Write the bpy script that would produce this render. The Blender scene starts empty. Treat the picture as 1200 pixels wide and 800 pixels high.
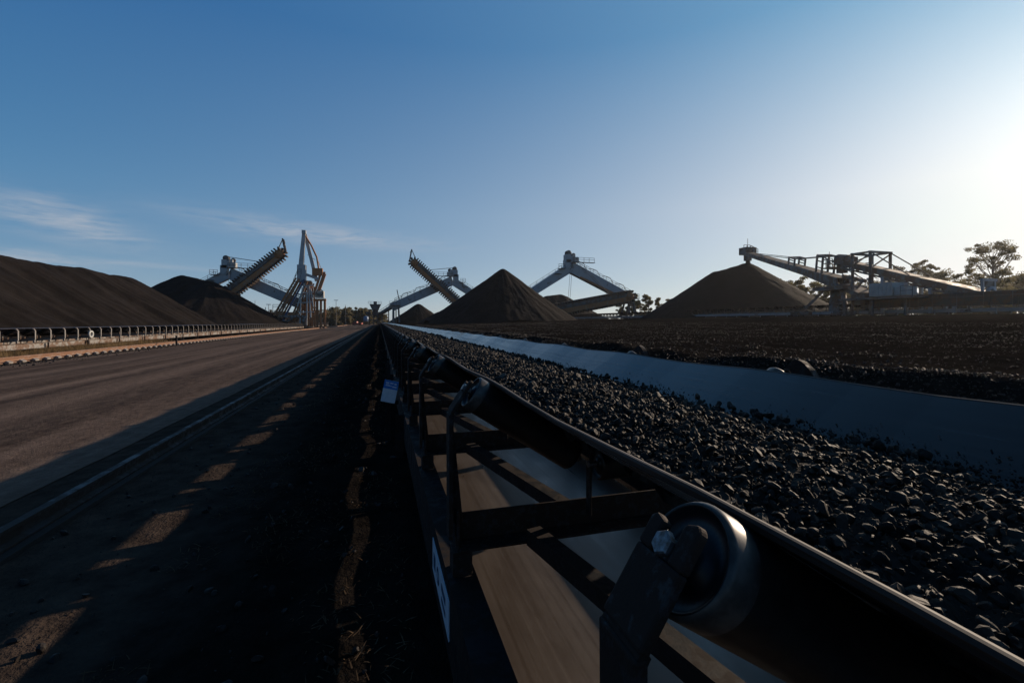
import bpy, math, random
import numpy as np
from mathutils import Vector, Matrix
R = math.radians
rng = np.random.default_rng(7)
random.seed(7)
scene = bpy.context.scene
COL = scene.collection

# ------------------------------------------------------------------ camera, sky, sun, exposure
CAM_Z = 1.23
YAW = math.atan(155 / 533)          # camera looks this far right of the conveyor (+Y)
cs, sn = math.cos(YAW), math.sin(YAW)
cd = bpy.data.cameras.new('camera')
cam = bpy.data.objects.new('camera', cd); COL.objects.link(cam)
cam.location = (0, 0, CAM_Z); cam.rotation_euler = (R(90), 0, -YAW)
cd.sensor_width = 36; cd.lens = 16.0; cd.shift_y = -23 / 1200
cd.clip_start = 0.02; cd.clip_end = 6000
scene.camera = cam

SUN_AZ = R(69.2); SUN_EL = R(17.2)
world = bpy.data.worlds.new('World'); scene.world = world
world.use_nodes = True
SKY_STRENGTH = 0.12
sun_d = bpy.data.lights.new('sun', 'SUN'); sun_d.energy = 5.0; sun_d.angle = R(0.5); sun_d.color = (1.0, 0.80, 0.60)
sun = bpy.data.objects.new('sun', sun_d); COL.objects.link(sun)
sv = Vector((math.sin(SUN_AZ) * math.cos(SUN_EL), math.cos(SUN_AZ) * math.cos(SUN_EL), math.sin(SUN_EL)))
sun.rotation_euler = (-sv).to_track_quat('-Z', 'Y').to_euler(); sun.location = (60, 20, 40)
scene.view_settings.view_transform = 'Standard'; scene.view_settings.look = 'None'
scene.view_settings.exposure = 0.0; scene.view_settings.gamma = 1.0
scene.view_settings.use_curve_mapping = False

class NT:
    """small helper for node trees"""
    def __init__(s, nt): s.nt = nt; s.N = nt.nodes; s.L = nt.links
    def n(s, t, **kw):
        x = s.N.new(t)
        for k, v in kw.items(): setattr(x, k, v)
        return x
    def inp(s, node, key, v):
        if isinstance(v, bpy.types.NodeSocket): s.L.new(v, node.inputs[key])
        else: node.inputs[key].default_value = v
    def m(s, op, a, b=0.0, c=None):
        x = s.n('ShaderNodeMath', operation=op)
        s.inp(x, 0, a); s.inp(x, 1, b)
        if c is not None: s.inp(x, 2, c)
        return x.outputs[0]
    def ramp(s, f, stops, interp='LINEAR'):
        x = s.n('ShaderNodeValToRGB'); x.color_ramp.interpolation = interp
        e = x.color_ramp.elements
        while len(e) < len(stops): e.new(0.5)
        for i, (p, c) in enumerate(stops):
            e[i].position = p
            e[i].color = (c, c, c, 1) if not hasattr(c, '__len__') else (*c, 1)
        s.L.new(f, x.inputs[0]); return x.outputs[0]
    def noise(s, vec, scale, detail=4, rough=0.55, dist=0.0):
        x = s.n('ShaderNodeTexNoise')
        if vec is not None: s.L.new(vec, x.inputs['Vector'])
        x.inputs['Scale'].default_value = scale; x.inputs['Detail'].default_value = detail
        x.inputs['Roughness'].default_value = rough; x.inputs['Distortion'].default_value = dist
        return x.outputs['Fac']
    def mix(s, f, a, b):
        x = s.n('ShaderNodeMix', data_type='RGBA')
        s.inp(x, 'Factor', f)
        for idx, v in ((6, a), (7, b)):
            if isinstance(v, bpy.types.NodeSocket): s.L.new(v, x.inputs[idx])
            else: x.inputs[idx].default_value = (*v[:3], 1)
        return x.outputs[2]
    def mapping(s, vec, scale=(1, 1, 1), loc=(0, 0, 0), rot=(0, 0, 0)):
        x = s.n('ShaderNodeMapping'); s.L.new(vec, x.inputs[0])
        x.inputs['Scale'].default_value = scale; x.inputs['Location'].default_value = loc; x.inputs['Rotation'].default_value = rot
        return x.outputs[0]

# sky: Nishita plus thin cirrus wisps
w = NT(world.node_tree); w.N.clear()
sky = w.n('ShaderNodeTexSky', sky_type='NISHITA', sun_disc=False)
sky.sun_elevation = SUN_EL; sky.sun_rotation = SUN_AZ
sky.air_density = 1.0; sky.dust_density = 0.1; sky.ozone_density = 3.0
tc = w.n('ShaderNodeTexCoord')
sep = w.n('ShaderNodeSeparateXYZ'); w.L.new(tc.outputs['Generated'], sep.inputs[0])
az = w.m('ARCTAN2', sep.outputs[0], sep.outputs[1]); el = w.m('ARCSINE', sep.outputs[2])
def pix_dir(px, py):
    xc = (px - 600) / 533; yc = -(py - 377) / 533
    X = xc * cs + sn; Y = -xc * sn + cs
    return math.atan2(X, Y), math.atan2(yc, math.hypot(X, Y))
cv = w.n('ShaderNodeCombineXYZ'); w.L.new(az, cv.inputs[0]); w.L.new(el, cv.inputs[1])
cn1 = w.noise(w.mapping(cv.outputs[0], (9, 60, 1), rot=(0, 0, R(-9))), 1.0, 6, 0.6, 0.6)
cn2 = w.noise(w.mapping(cv.outputs[0], (26, 150, 1), loc=(3, 7, 0), rot=(0, 0, R(-7))), 1.0, 5, 0.6, 0.4)
total = None
for px, py, wx, wy, slope, amp in ((75, 260, 85, 20, 0.17, 1.5), (30, 302, 90, 9, 0.08, 1.0), (335, 268, 105, 11, 0.06, .85),
                                  (420, 281, 95, 9, 0.03, .8), (60, 230, 22, 6, -0.05, .35), (150, 308, 120, 3.5, 0.04, .5)):
    a0, e0 = pix_dir(px, py); a1, _ = pix_dir(px + wx, py); _, e1 = pix_dir(px, py + wy)
    u = w.m('DIVIDE', w.m('SUBTRACT', az, a0), abs(a1 - a0))
    vv = w.m('ADD', w.m('SUBTRACT', el, e0), w.m('MULTIPLY', u, slope * abs(a1 - a0)))
    v = w.m('DIVIDE', vv, abs(e1 - e0))
    r2 = w.m('ADD', w.m('MULTIPLY', u, u), w.m('MULTIPLY', v, v))
    g = w.m('MULTIPLY', w.m('EXPONENT', w.m('MULTIPLY', r2, -1.0)), amp)
    total = g if total is None else w.m('ADD', total, g)
tex = w.m('ADD', w.m('MULTIPLY', w.ramp(cn1, [(0.35, 0.0), (0.7, 1.0)]), 0.75), w.m('MULTIPLY', w.ramp(cn2, [(0.35, 0.0), (0.72, 1.0)]), 0.3))
cf = w.m('MINIMUM', w.m('MULTIPLY', w.m('MULTIPLY', total, tex), 0.62), 0.6)
# clear dawn air: the Nishita sky blended with an analytic sky (angle to the sun, height above the horizon)
def vdot(a, b):
    x = w.n('ShaderNodeVectorMath', operation='DOT_PRODUCT'); w.L.new(a, x.inputs[0]); x.inputs[1].default_value = b; return x.outputs['Value']
gam = w.m('ARCCOSINE', w.m('MINIMUM', w.m('MAXIMUM', vdot(tc.outputs['Generated'], tuple(sv)), -1.0), 1.0))
elp = w.m('MAXIMUM', el, 0.0)
W_ = w.m('EXPONENT', w.m('MULTIPLY', gam, -1 / R(40)))
E_ = w.m('EXPONENT', w.m('MULTIPLY', elp, -1 / R(5)))
T_ = w.m('MINIMUM', w.m('MAXIMUM', w.m('MULTIPLY', w.m('SUBTRACT', elp, R(13)), 1 / R(18)), 0.0), 1.0)
ZEN = w.m('SUBTRACT', 1.0, w.m('MULTIPLY', w.m('MINIMUM', w.m('MAXIMUM', w.m('MULTIPLY', w.m('SUBTRACT', elp, R(36)), 1 / R(25)), 0.0), 1.0), 0.72))   # darker towards the zenith
ANT = w.m('SUBTRACT', 1.0, w.m('MULTIPLY', w.m('MINIMUM', w.m('MAXIMUM', w.m('MULTIPLY', w.m('SUBTRACT', gam, R(105)), 1 / R(30)), 0.0), 1.0), 0.6))   # and away from the sun
ZEN = w.m('MULTIPLY', ZEN, ANT)
cc = w.n('ShaderNodeCombineColor')
G2 = w.m('EXPONENT', w.m('MULTIPLY', gam, -1 / R(13)))
for i, (c0, c1, c2, c3, c4) in enumerate(((-.025, .92, .31, .28, .52), (.14, .74, .26, .58, .47), (.36, .48, .15, .82, .38))):
    base = w.m('ADD', w.m('ADD', w.m('ADD', c0, w.m('MULTIPLY', G2, c4)), w.m('MULTIPLY', W_, c1)), w.m('MULTIPLY', E_, c2))
    w.L.new(w.m('MULTIPLY', w.m('MULTIPLY', base, w.m('MULTIPLY', ZEN, w.m('SUBTRACT', 1.0, w.m('MULTIPLY', T_, 1 - c3)))), 1 / SKY_STRENGTH), cc.inputs[i])
cl_ = w.n('ShaderNodeVectorMath', operation='MINIMUM'); w.L.new(sky.outputs[0], cl_.inputs[0]); cl_.inputs[1].default_value = (8, 8, 8)
skyb = w.mix(0.82, cl_.outputs[0], cc.outputs[0])
skyc = w.mix(cf, skyb, (4.2, 4.3, 4.6))
bg = w.n('ShaderNodeBackground'); w.L.new(skyc, bg.inputs[0]); bg.inputs[1].default_value = SKY_STRENGTH
wo = w.n('ShaderNodeOutputWorld'); w.L.new(bg.outputs[0], wo.inputs[0])

# ------------------------------------------------------------------ materials
def base_mat(name, rough=0.6, metal=0.0, spec=0.5):
    m = bpy.data.materials.new(name); m.use_nodes = True
    t = NT(m.node_tree); t.N.clear()
    p = t.n('ShaderNodeBsdfPrincipled'); o = t.n('ShaderNodeOutputMaterial'); t.L.new(p.outputs[0], o.inputs[0])
    p.inputs['Roughness'].default_value = rough; p.inputs['Metallic'].default_value = metal
    p.inputs['Specular IOR Level'].default_value = spec
    c = t.n('ShaderNodeTexCoord')
    return m, t, p, c.outputs['Object']
def bump(t, p, h, strength, dist):
    b = t.n('ShaderNodeBump'); b.inputs['Strength'].default_value = strength; b.inputs['Distance'].default_value = dist
    t.L.new(h, b.inputs['Height']); t.L.new(b.outputs[0], p.inputs['Normal'])
def mottled(name, c1, c2, scale=3, rough=0.6, metal=0.0, spec=0.5, bs=0.0, bd=0.01, bscale=None, lo=.35, hi=.65, stretch=(1, 1, 1), rr=0.15):
    m, t, p, co = base_mat(name, rough, metal, spec)
    v = t.mapping(co, stretch)
    n = t.noise(v, scale, 6, 0.6)
    f = t.ramp(n, [(lo, 0.0), (hi, 1.0)])
    t.L.new(t.mix(f, c1, c2), p.inputs['Base Color'])
    n2 = t.noise(v, scale * 3.3, 4)
    t.L.new(t.m('ADD', rough - rr / 2, t.m('MULTIPLY', n2, rr)), p.inputs['Roughness'])
    if bs: bump(t, p, t.noise(v, bscale or scale * 4, 5), bs, bd)
    return m

def steel_mat(name, paint, rust, amount=0.45, rough=0.5, scale=4, spec=0.5, streak=(1, 1, 1), metal=0.0):
    """painted or galvanised steel with rust patches and grime"""
    m, t, p, co = base_mat(name, rough, metal, spec)
    v = t.mapping(co, streak)
    n = t.noise(v, scale, 8, 0.65, 0.3); n2 = t.noise(v, scale * 6, 5, 0.6)
    s = t.m('ADD', t.m('MULTIPLY', n, 0.75), t.m('MULTIPLY', n2, 0.25))
    f = t.ramp(s, [(0.62 - amount * 0.4, 0.0), (0.70 - amount * 0.4, 1.0)])
    tone = t.mix(n2, tuple(x * .7 for x in paint), paint)
    t.L.new(t.mix(f, tone, rust), p.inputs['Base Color'])
    t.L.new(t.m('ADD', rough, t.m('MULTIPLY', f, 0.3)), p.inputs['Roughness'])
    bump(t, p, s, 0.35, 0.006)
    return m

M = {}
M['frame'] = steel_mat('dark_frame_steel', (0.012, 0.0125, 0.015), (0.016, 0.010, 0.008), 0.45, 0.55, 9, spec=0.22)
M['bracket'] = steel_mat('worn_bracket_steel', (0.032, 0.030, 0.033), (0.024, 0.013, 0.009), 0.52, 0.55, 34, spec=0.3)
M['pale_steel'] = steel_mat('pale_galvanised_steel', (0.27, 0.255, 0.24), (0.12, 0.072, 0.048), 0.42, 0.5, 1.6)
M['grey_girder'] = steel_mat('grey_painted_girder', (0.36, 0.38, 0.405), (0.15, 0.11, 0.085), 0.16, 0.5, 0.7)
M['grey_dark'] = steel_mat('dark_grey_machine_paint', (0.115, 0.115, 0.118), (0.095, 0.064, 0.045), 0.35, 0.55, 0.9)
M['grey_mid'] = steel_mat('haze_paled_weathered_steel', (0.19, 0.18, 0.175), (0.16, 0.10, 0.07), 0.42, 0.6, 0.9)  # rusted steel, paler and warmer: flare haze on stacker and tripper painted in
M['rusty'] = steel_mat('rusty_orange_steel', (0.28, 0.20, 0.14), (0.32, 0.14, 0.06), 0.55, 0.65, 1.3)
M['scraper'] = steel_mat('coal_blackened_scraper_steel', (0.045, 0.040, 0.036), (0.09, 0.05, 0.03), 0.4, 0.6, 1.2)
M['blue_belt'] = mottled('blue_grey_moving_belt', (0.03, 0.06, 0.15), (0.06, 0.10, 0.2), 1.2, 0.4)
M['white_panel'] = mottled('white_panel_paint', (0.34, 0.34, 0.33), (0.46, 0.455, 0.44), 1.5, 0.55)
M['glass'] = mottled('dark_cab_glass', (0.01, 0.012, 0.015), (0.02, 0.022, 0.025), 1, 0.08, spec=0.8)
M['concrete'] = mottled('dusty_concrete', (0.016, 0.013, 0.012), (0.010, 0.0085, 0.0075), 2.5, 0.85, bs=0.4, bd=0.01)
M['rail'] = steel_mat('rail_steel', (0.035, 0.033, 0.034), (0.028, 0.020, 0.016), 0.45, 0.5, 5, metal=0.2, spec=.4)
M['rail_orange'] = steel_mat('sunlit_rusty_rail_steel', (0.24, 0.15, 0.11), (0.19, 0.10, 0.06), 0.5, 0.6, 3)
M['clip'] = mottled('pale_fastener', (0.30, 0.28, 0.26), (0.16, 0.13, 0.11), 9, 0.6)
M['bolt'] = mottled('worn_axle_end', (0.22, 0.24, 0.27), (0.07, 0.05, 0.04), 120, 0.4, metal=0.6)
M['hub'] = mottled('roller_end_seal', (0.006, 0.007, 0.010), (0.010, 0.011, 0.014), 40, 0.38, spec=0.3)
M['red'] = mottled('red_paint', (0.36, 0.05, 0.03), (0.28, 0.06, 0.04), 3, 0.45)
M['blue'] = mottled('blue_tank_paint', (0.10, 0.16, 0.27), (0.13, 0.19, 0.3), 2, 0.45)
M['tyre'] = mottled('tyre_rubber', (0.015, 0.015, 0.015), (0.025, 0.024, 0.023), 5, 0.85)
M['tag_white'] = mottled('tag_white_plastic', (0.66, 0.70, 0.78), (0.56, 0.60, 0.68), 30, 0.4)
M['tag_blue'] = mottled('tag_blue_print', (0.02, 0.16, 0.52), (0.03, 0.2, 0.58), 60, 0.4)
M['tag_ink'] = mottled('tag_ink', (0.04, 0.07, 0.13), (0.05, 0.08, 0.14), 60, 0.5)

def roller_mat():
    m, t, p, co = base_mat('coal_dusted_roller_shell', 0.5, 0.0, .35)
    n = t.noise(t.mapping(co, (1, 1, 1)), 40, 5)
    t.L.new(t.mix(t.ramp(n, [(0.4, 0.0), (0.65, 1.0)]), (0.016, 0.014, 0.013), (0.008, 0.007, 0.007)), p.inputs['Base Color'])
    t.L.new(t.m('ADD', 0.32, t.m('MULTIPLY', n, 0.2)), p.inputs['Roughness'])
    return m
M['roller'] = roller_mat()
M['roller_tip'] = mottled('sunlit_tone_roller_rim', (0.085, 0.072, 0.063), (0.03, 0.025, 0.022), 45, 0.40, metal=0.1, spec=.4)  # paler end band: the sun on the roller tips is put into the colour

def belt_mat(name, c1, c2, rough, streak, spec=0.5, clean=None):
    m, t, p, co = base_mat(name, rough, 0, spec)
    v = t.mapping(co, (1.0, 0.012, 1.0))
    n = t.noise(v, streak, 6, 0.65); n2 = t.noise(t.mapping(co, (1, 0.05, 1), loc=(3, 0, 0)), streak * 2.5, 4, 0.6)
    n3 = t.noise(t.mapping(co, (1, .35, 1)), 5, 6, 0.6)
    s = t.m('ADD', t.m('MULTIPLY', n, 0.55), t.m('ADD', t.m('MULTIPLY', n2, 0.25), t.m('MULTIPLY', n3, 0.2)))
    t.L.new(t.mix(t.ramp(s, [(0.38, 0.0), (0.62, 1.0)]), c1, c2), p.inputs['Base Color'])
    t.L.new(t.ramp(s, [(.36, rough - .08), (.64, rough + .12)]), p.inputs['Roughness'])
    bump(t, p, s, 0.3, 0.003)
    return m
M['belt'] = belt_mat('black_rubber_belt', (0.005, 0.0055, 0.009), (0.012, 0.0122, 0.0155), 0.20, 30, 0.6)
def dusty_belt():
    m, t, p, co = base_mat('dusty_return_belt', 0.34, 0, .7)
    n = t.noise(t.mapping(co, (1.0, 0.004, 1.0)), 48, 5, 0.7); n2 = t.noise(t.mapping(co, (1, 0.010, 1), loc=(3, 0, 0)), 90, 3, 0.5)
    n3 = t.noise(t.mapping(co, (1, .4, 1)), 6, 7, 0.65)
    s_ = t.m('ADD', t.m('MULTIPLY', n, .42), t.m('ADD', t.m('MULTIPLY', n2, .08), t.m('MULTIPLY', n3, .5)))
    t.L.new(t.mix(t.ramp(s_, [(.34, 0.0), (.66, 1.0)]), (0.056, 0.043, 0.034), (0.092, 0.073, 0.059)), p.inputs['Base Color'])
    t.L.new(t.ramp(s_, [(.36, .26), (.64, .5)]), p.inputs['Roughness'])
    return m
M['return_belt'] = dusty_belt()
M['belt_lip'] = mottled('sunlit_tone_belt_edge', (0.075, 0.060, 0.053), (0.014, 0.012, 0.011), 22, 0.75, stretch=(1, .12, 1), lo=.4, hi=.62)  # pale tone paints the sunlit line along the belt rim

def coal_mat(name, c1, c2, scale, rough, bs, bd, spec=0.5, bscale=None):
    m, t, p, co = base_mat(name, rough, 0, spec)
    n = t.noise(co, scale, 7, 0.6); 
    vor = t.n('ShaderNodeTexVoronoi'); vor.inputs['Scale'].default_value = (bscale or scale * 3); t.L.new(co, vor.inputs['Vector'])
    t.L.new(t.mix(t.ramp(n, [(0.35, 0.0), (0.68, 1.0)]), c1, c2), p.inputs['Base Color'])
    t.L.new(t.m('ADD', rough - .1, t.m('MULTIPLY', n, .2)), p.inputs['Roughness'])
    h = t.m('ADD', t.m('MULTIPLY', n, 0.6), t.m('MULTIPLY', vor.outputs['Distance'], 0.6))
    bump(t, p, h, bs, bd)
    return m
M['coal_lump'] = coal_mat('coal_lumps', (0.011, 0.009, 0.008), (0.055, 0.043, 0.034), 22, 0.68, 0.8, 0.006, 0.14, 70)
M['coal_gravel'] = coal_mat('coal_gravel', (0.012, 0.010, 0.009), (0.038, 0.031, 0.027), 9, 0.62, 0.35, 0.01, 0.2, 50)
def pile_mat(name='stockpile_coal'):
    m, t, p, co = base_mat(name, 0.95, 0, 0.05)
    big = t.noise(t.mapping(co, (1, 1, .35)), 0.22, 6, 0.6, 0.4)
    mid = t.noise(co, 1.8, 6, 0.65); fine = t.noise(co, 14, 4, 0.6)
    s = t.m('ADD', t.m('MULTIPLY', big, .5), t.m('ADD', t.m('MULTIPLY', mid, .3), t.m('MULTIPLY', fine, .2)))
    t.L.new(t.mix(t.ramp(s, [(.36, 0.0), (.64, 1.0)]), (0.0060, 0.0050, 0.0046), (0.0225, 0.0182, 0.0163)), p.inputs['Base Color'])
    bump(t, p, t.m('ADD', t.m('MULTIPLY', mid, .6), t.m('MULTIPLY', fine, .5)), 0.7, 0.25)
    return m
M['pile'] = pile_mat()

def ground_mat():
    m, t, p, co = base_mat('coal_yard_ground', 1.0, 0, 0.0)
    geo = t.n('ShaderNodeSeparateXYZ'); t.L.new(co, geo.inputs[0])
    X = geo.outputs[0]
    n1 = t.noise(co, 0.35, 6, 0.6); n2 = t.noise(co, 5, 6, 0.65); n3 = t.noise(co, 45, 4, 0.6)
    wob = t.m('MULTIPLY', t.m('SUBTRACT', n1, 0.5), 1.2)
    Xw = t.m('ADD', X, wob)
    coal = t.mix(t.ramp(n2, [(.35, 0.0), (.68, 1.0)]), (0.009, 0.0075, 0.0065), (0.022, 0.018, 0.0155))
    dirt = t.mix(t.ramp(n2, [(.35, 0.0), (.68, 1.0)]), (0.040, 0.030, 0.025), (0.090, 0.066, 0.052))
    soil = t.mix(t.ramp(n1, [(.4, 0.0), (.65, 1.0)]), (0.06, 0.046, 0.037), (0.095, 0.072, 0.055))
    # strip beside the conveyor is pale dirt, under the conveyor and to the right coal fines
    f1 = t.ramp(t.m('MULTIPLY', t.m('ADD', X, 8.0), 1 / 16), [(.42, 0.0), (.465, 1.0)])   # x from -1.3 to -.55
    c = t.mix(f1, dirt, coal)
    f2 = t.ramp(t.m('MULTIPLY', t.m('ADD', Xw, 60.0), 1 / 120), [(.36, 1.0), (.372, 0.0)])   # beyond the left rail, black spill
    c = t.mix(f2, c, coal)
    c = t.mix(t.ramp(t.m('MULTIPLY', t.m('ADD', X, 400.0), 1 / 800), [(.32, 1.0), (.36, 0.0)]), c, soil)
    c = t.mix(t.ramp(t.m('MULTIPLY', t.m('ADD', X, 400.0), 1 / 800), [(.66, 0.0), (.7, 1.0)]), c, soil)
    c = t.mix(t.m('MULTIPLY', n3, 0.5), c, t.mix(.5, c, (0.01, 0.009, 0.008)))
    t.L.new(c, p.inputs['Base Color'])
    h = t.m('ADD', t.m('MULTIPLY', n2, 0.7), t.m('MULTIPLY', n3, 0.3))
    bump(t, p, h, 0.9, 0.05)
    return m
M['ground'] = ground_mat()
def road_mat():
    m, t, p, co = base_mat('dusty_haul_road', 1.0, 0, 0.03)
    a = t.noise(t.mapping(co, (1, 0.05, 1)), 0.9, 7, 0.6); b = t.noise(co, 7, 7, 0.7); c_ = t.noise(co, 55, 4, .6)
    st = t.noise(t.mapping(co, (1, .02, 1), loc=(4, 0, 0)), 3.0, 5, .6)
    s = t.m('ADD', t.m('MULTIPLY', a, .40), t.m('ADD', t.m('MULTIPLY', st, .28), t.m('MULTIPLY', b, .32)))
    col = t.mix(t.ramp(s, [(.38, 0.0), (.64, 1.0)]), (0.042, 0.029, 0.0235), (0.205, 0.146, 0.114))
    sx_ = t.n('ShaderNodeSeparateXYZ'); t.L.new(co, sx_.inputs[0])
    wob = t.m('MULTIPLY', t.m('SUBTRACT', t.noise(t.mapping(co, (0, .03, 0)), 1.0, 3, .5), .5), 3.0)
    tr = None
    for x0 in (-4.6, -6.5, -9.4, -11.4):
        d_ = t.m('DIVIDE', t.m('SUBTRACT', t.m('ADD', sx_.outputs[0], wob), x0), .42); g_ = t.m('EXPONENT', t.m('MULTIPLY', t.m('MULTIPLY', d_, d_), -1.0)); tr = g_ if tr is None else t.m('ADD', tr, g_)
    tread = t.ramp(t.noise(t.mapping(co, (1.5, .5, 1)), 3.5, 5, .6), [(.35, 0.15), (.6, .75)])
    col = t.mix(t.m('MULTIPLY', tr, tread), col, (0.040, 0.030, 0.026))
    t.L.new(t.mix(t.ramp(c_, [(.62, 0.0), (.72, .5)]), col, (0.03, 0.026, 0.024)), p.inputs['Base Color'])
    bump(t, p, t.m('ADD', t.m('MULTIPLY', b, .6), t.m('MULTIPLY', c_, .25)), 0.8, 0.045)
    return m
M['road'] = road_mat()
def leaf_mat(name, c1, c2):
    m = bpy.data.materials.new(name); m.use_nodes = True
    t = NT(m.node_tree); t.N.clear()
    o = t.n('ShaderNodeOutputMaterial'); d = t.n('ShaderNodeBsdfDiffuse'); tr = t.n('ShaderNodeBsdfTranslucent'); mx = t.n('ShaderNodeMixShader')
    c = t.n('ShaderNodeTexCoord'); n = t.noise(c.outputs['Object'], 0.9, 4)
    col = t.mix(t.ramp(n, [(.35, 0.0), (.65, 1.0)]), c1, c2)
    t.L.new(col, d.inputs[0]); t.L.new(col, tr.inputs[0]); mx.inputs[0].default_value = 0.62
    t.L.new(d.outputs[0], mx.inputs[1]); t.L.new(tr.outputs[0], mx.inputs[2]); t.L.new(mx.outputs[0], o.inputs[0])
    return m
M['leaf'] = leaf_mat('eucalypt_leaves', (0.12, 0.108, 0.052), (0.21, 0.18, 0.085))
M['leaf_dry'] = leaf_mat('dusty_scrub_leaves', (0.11, 0.093, 0.055), (0.18, 0.155, 0.09))
M['straw'] = leaf_mat('dry_straw', (0.17, 0.115, 0.06), (0.30, 0.21, 0.115))
M['litter'] = leaf_mat('dry_litter', (0.10, 0.065, 0.040), (0.26, 0.185, 0.12))
M['bark'] = mottled('pale_gum_bark', (0.30, 0.24, 0.20), (0.16, 0.12, 0.095), 2, 0.85, stretch=(1, 1, .3))

# ------------------------------------------------------------------ mesh helpers
class MB:
    def __init__(s): s.v = []; s.f = []; s.sm = []
    def add(s, vs, fs, smooth=False):
        o = len(s.v); s.v += [tuple(map(float, p)) for p in vs]; s.f += [tuple(i + o for i in f) for f in fs]; s.sm += [smooth] * len(fs)
    def box(s, c, d, rot=None):
        h = [x / 2 for x in d]
        vs = [Vector((sx * h[0], sy * h[1], sz * h[2])) for sx in (-1, 1) for sy in (-1, 1) for sz in (-1, 1)]
        if rot is not None: vs = [rot @ v for v in vs]
        c = Vector(c); s.add([v + c for v in vs], [(0, 1, 3, 2), (4, 6, 7, 5), (0, 4, 5, 1), (2, 3, 7, 6), (0, 2, 6, 4), (1, 5, 7, 3)])
    def bar(s, a, b, wd, ht, wd2=None, ht2=None, up=(0, 0, 1)):
        """rectangular bar from a to b, wd sideways, ht along up"""
        a, b = Vector(a), Vector(b); d = (b - a).normalized(); up = Vector(up)
        if abs(d.dot(up)) > .99: up = Vector((0, 1, 0))
        sd = d.cross(up).normalized(); u = sd.cross(d).normalized()
        wd2 = wd if wd2 is None else wd2; ht2 = ht if ht2 is None else ht2
        vs = [a + sd * i * wd / 2 + u * j * ht / 2 for i, j in ((-1, -1), (1, -1), (1, 1), (-1, 1))] + \
             [b + sd * i * wd2 / 2 + u * j * ht2 / 2 for i, j in ((-1, -1), (1, -1), (1, 1), (-1, 1))]
        s.add(vs, [(3, 2, 1, 0), (4, 5, 6, 7), (0, 1, 5, 4), (1, 2, 6, 5), (2, 3, 7, 6), (3, 0, 4, 7)])
    def tube(s, pts, r, n=8, caps=True):
        pts = [Vector(p) for p in pts]; rs = r if hasattr(r, '__len__') else [r] * len(pts)
        vs = []; ref = None
        for i, p in enumerate(pts):
            d = (pts[min(i + 1, len(pts) - 1)] - pts[max(i - 1, 0)]).normalized()
            if ref is None: ref = Vector((0, 0, 1)) if abs(d.z) < .9 else Vector((0, 1, 0))
            a = d.cross(ref).normalized(); b = a.cross(d).normalized(); ref = b
            vs += [p + (a * math.cos(2 * math.pi * k / n) + b * math.sin(2 * math.pi * k / n)) * rs[i] for k in range(n)]
        fs = [(i * n + k, i * n + (k + 1) % n, (i + 1) * n + (k + 1) % n, (i + 1) * n + k) for i in range(len(pts) - 1) for k in range(n)]
        s.add(vs, fs, True)
        if caps:
            s.add(vs[:n], [tuple(range(n))[::-1]]); s.add(vs[-n:], [tuple(range(n))])
    def lathe(s, prof, org, axis, n=28):
        """prof: (along, radius) points round the axis from org"""
        ax = Vector(axis).normalized(); ref = Vector((0, 1, 0)) if abs(ax.y) < .9 else Vector((0, 0, 1))
        a = ax.cross(ref).normalized(); b = ax.cross(a).normalized(); org = Vector(org)
        vs = [org + ax * t_ + (a * math.cos(2 * math.pi * k / n) + b * math.sin(2 * math.pi * k / n)) * r for t_, r in prof for k in range(n)]
        fs = [(i * n + k, i * n + (k + 1) % n, (i + 1) * n + (k + 1) % n, (i + 1) * n + k) for i in range(len(prof) - 1) for k in range(n)]
        s.add(vs, fs, True)
    def prism(s, poly, off):
        n = len(poly); off = Vector(off); p = [Vector(q) for q in poly]
        s.add(p + [q + off for q in p], [tuple(range(n))[::-1], tuple(range(n, 2 * n))] + [(i, (i + 1) % n, n + (i + 1) % n, n + i) for i in range(n)])
    def sweep(s, sec, y0, y1, ny=1, closed=False):
        """profile in (x, z) swept along y"""
        ys = np.linspace(y0, y1, ny + 1); k = len(sec)
        vs = [(x, y, z) for y in ys for x, z in sec]
        rngk = range(k) if closed else range(k - 1)
        fs = [(i * k + j, i * k + (j + 1) % k, (i + 1) * k + (j + 1) % k, (i + 1) * k + j) for i in range(ny) for j in rngk]
        s.add(vs, fs)
        if closed:
            s.add([(x, y0, z) for x, z in sec], [tuple(range(k))]); s.add([(x, y1, z) for x, z in sec], [tuple(range(k))[::-1]])
    def build(s, name, mat, parent=None, bevel=0.0, kind=None):
        me = bpy.data.meshes.new(name); me.from_pydata(s.v, [], s.f); me.polygons.foreach_set('use_smooth', s.sm)
        import bmesh
        bm = bmesh.new(); bm.from_mesh(me)
        bmesh.ops.recalc_face_normals(bm, faces=bm.faces)
        bm.to_mesh(me); bm.free(); me.update()
        me.materials.append(M[mat] if isinstance(mat, str) else mat)
        o = bpy.data.objects.new(name, me); COL.objects.link(o)
        if parent is not None: o.parent = parent
        if kind: o['kind'] = kind
        if bevel:
            b = o.modifiers.new('bevel', 'BEVEL'); b.width = bevel; b.segments = 2; b.limit_method = 'ANGLE'
        return o
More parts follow.
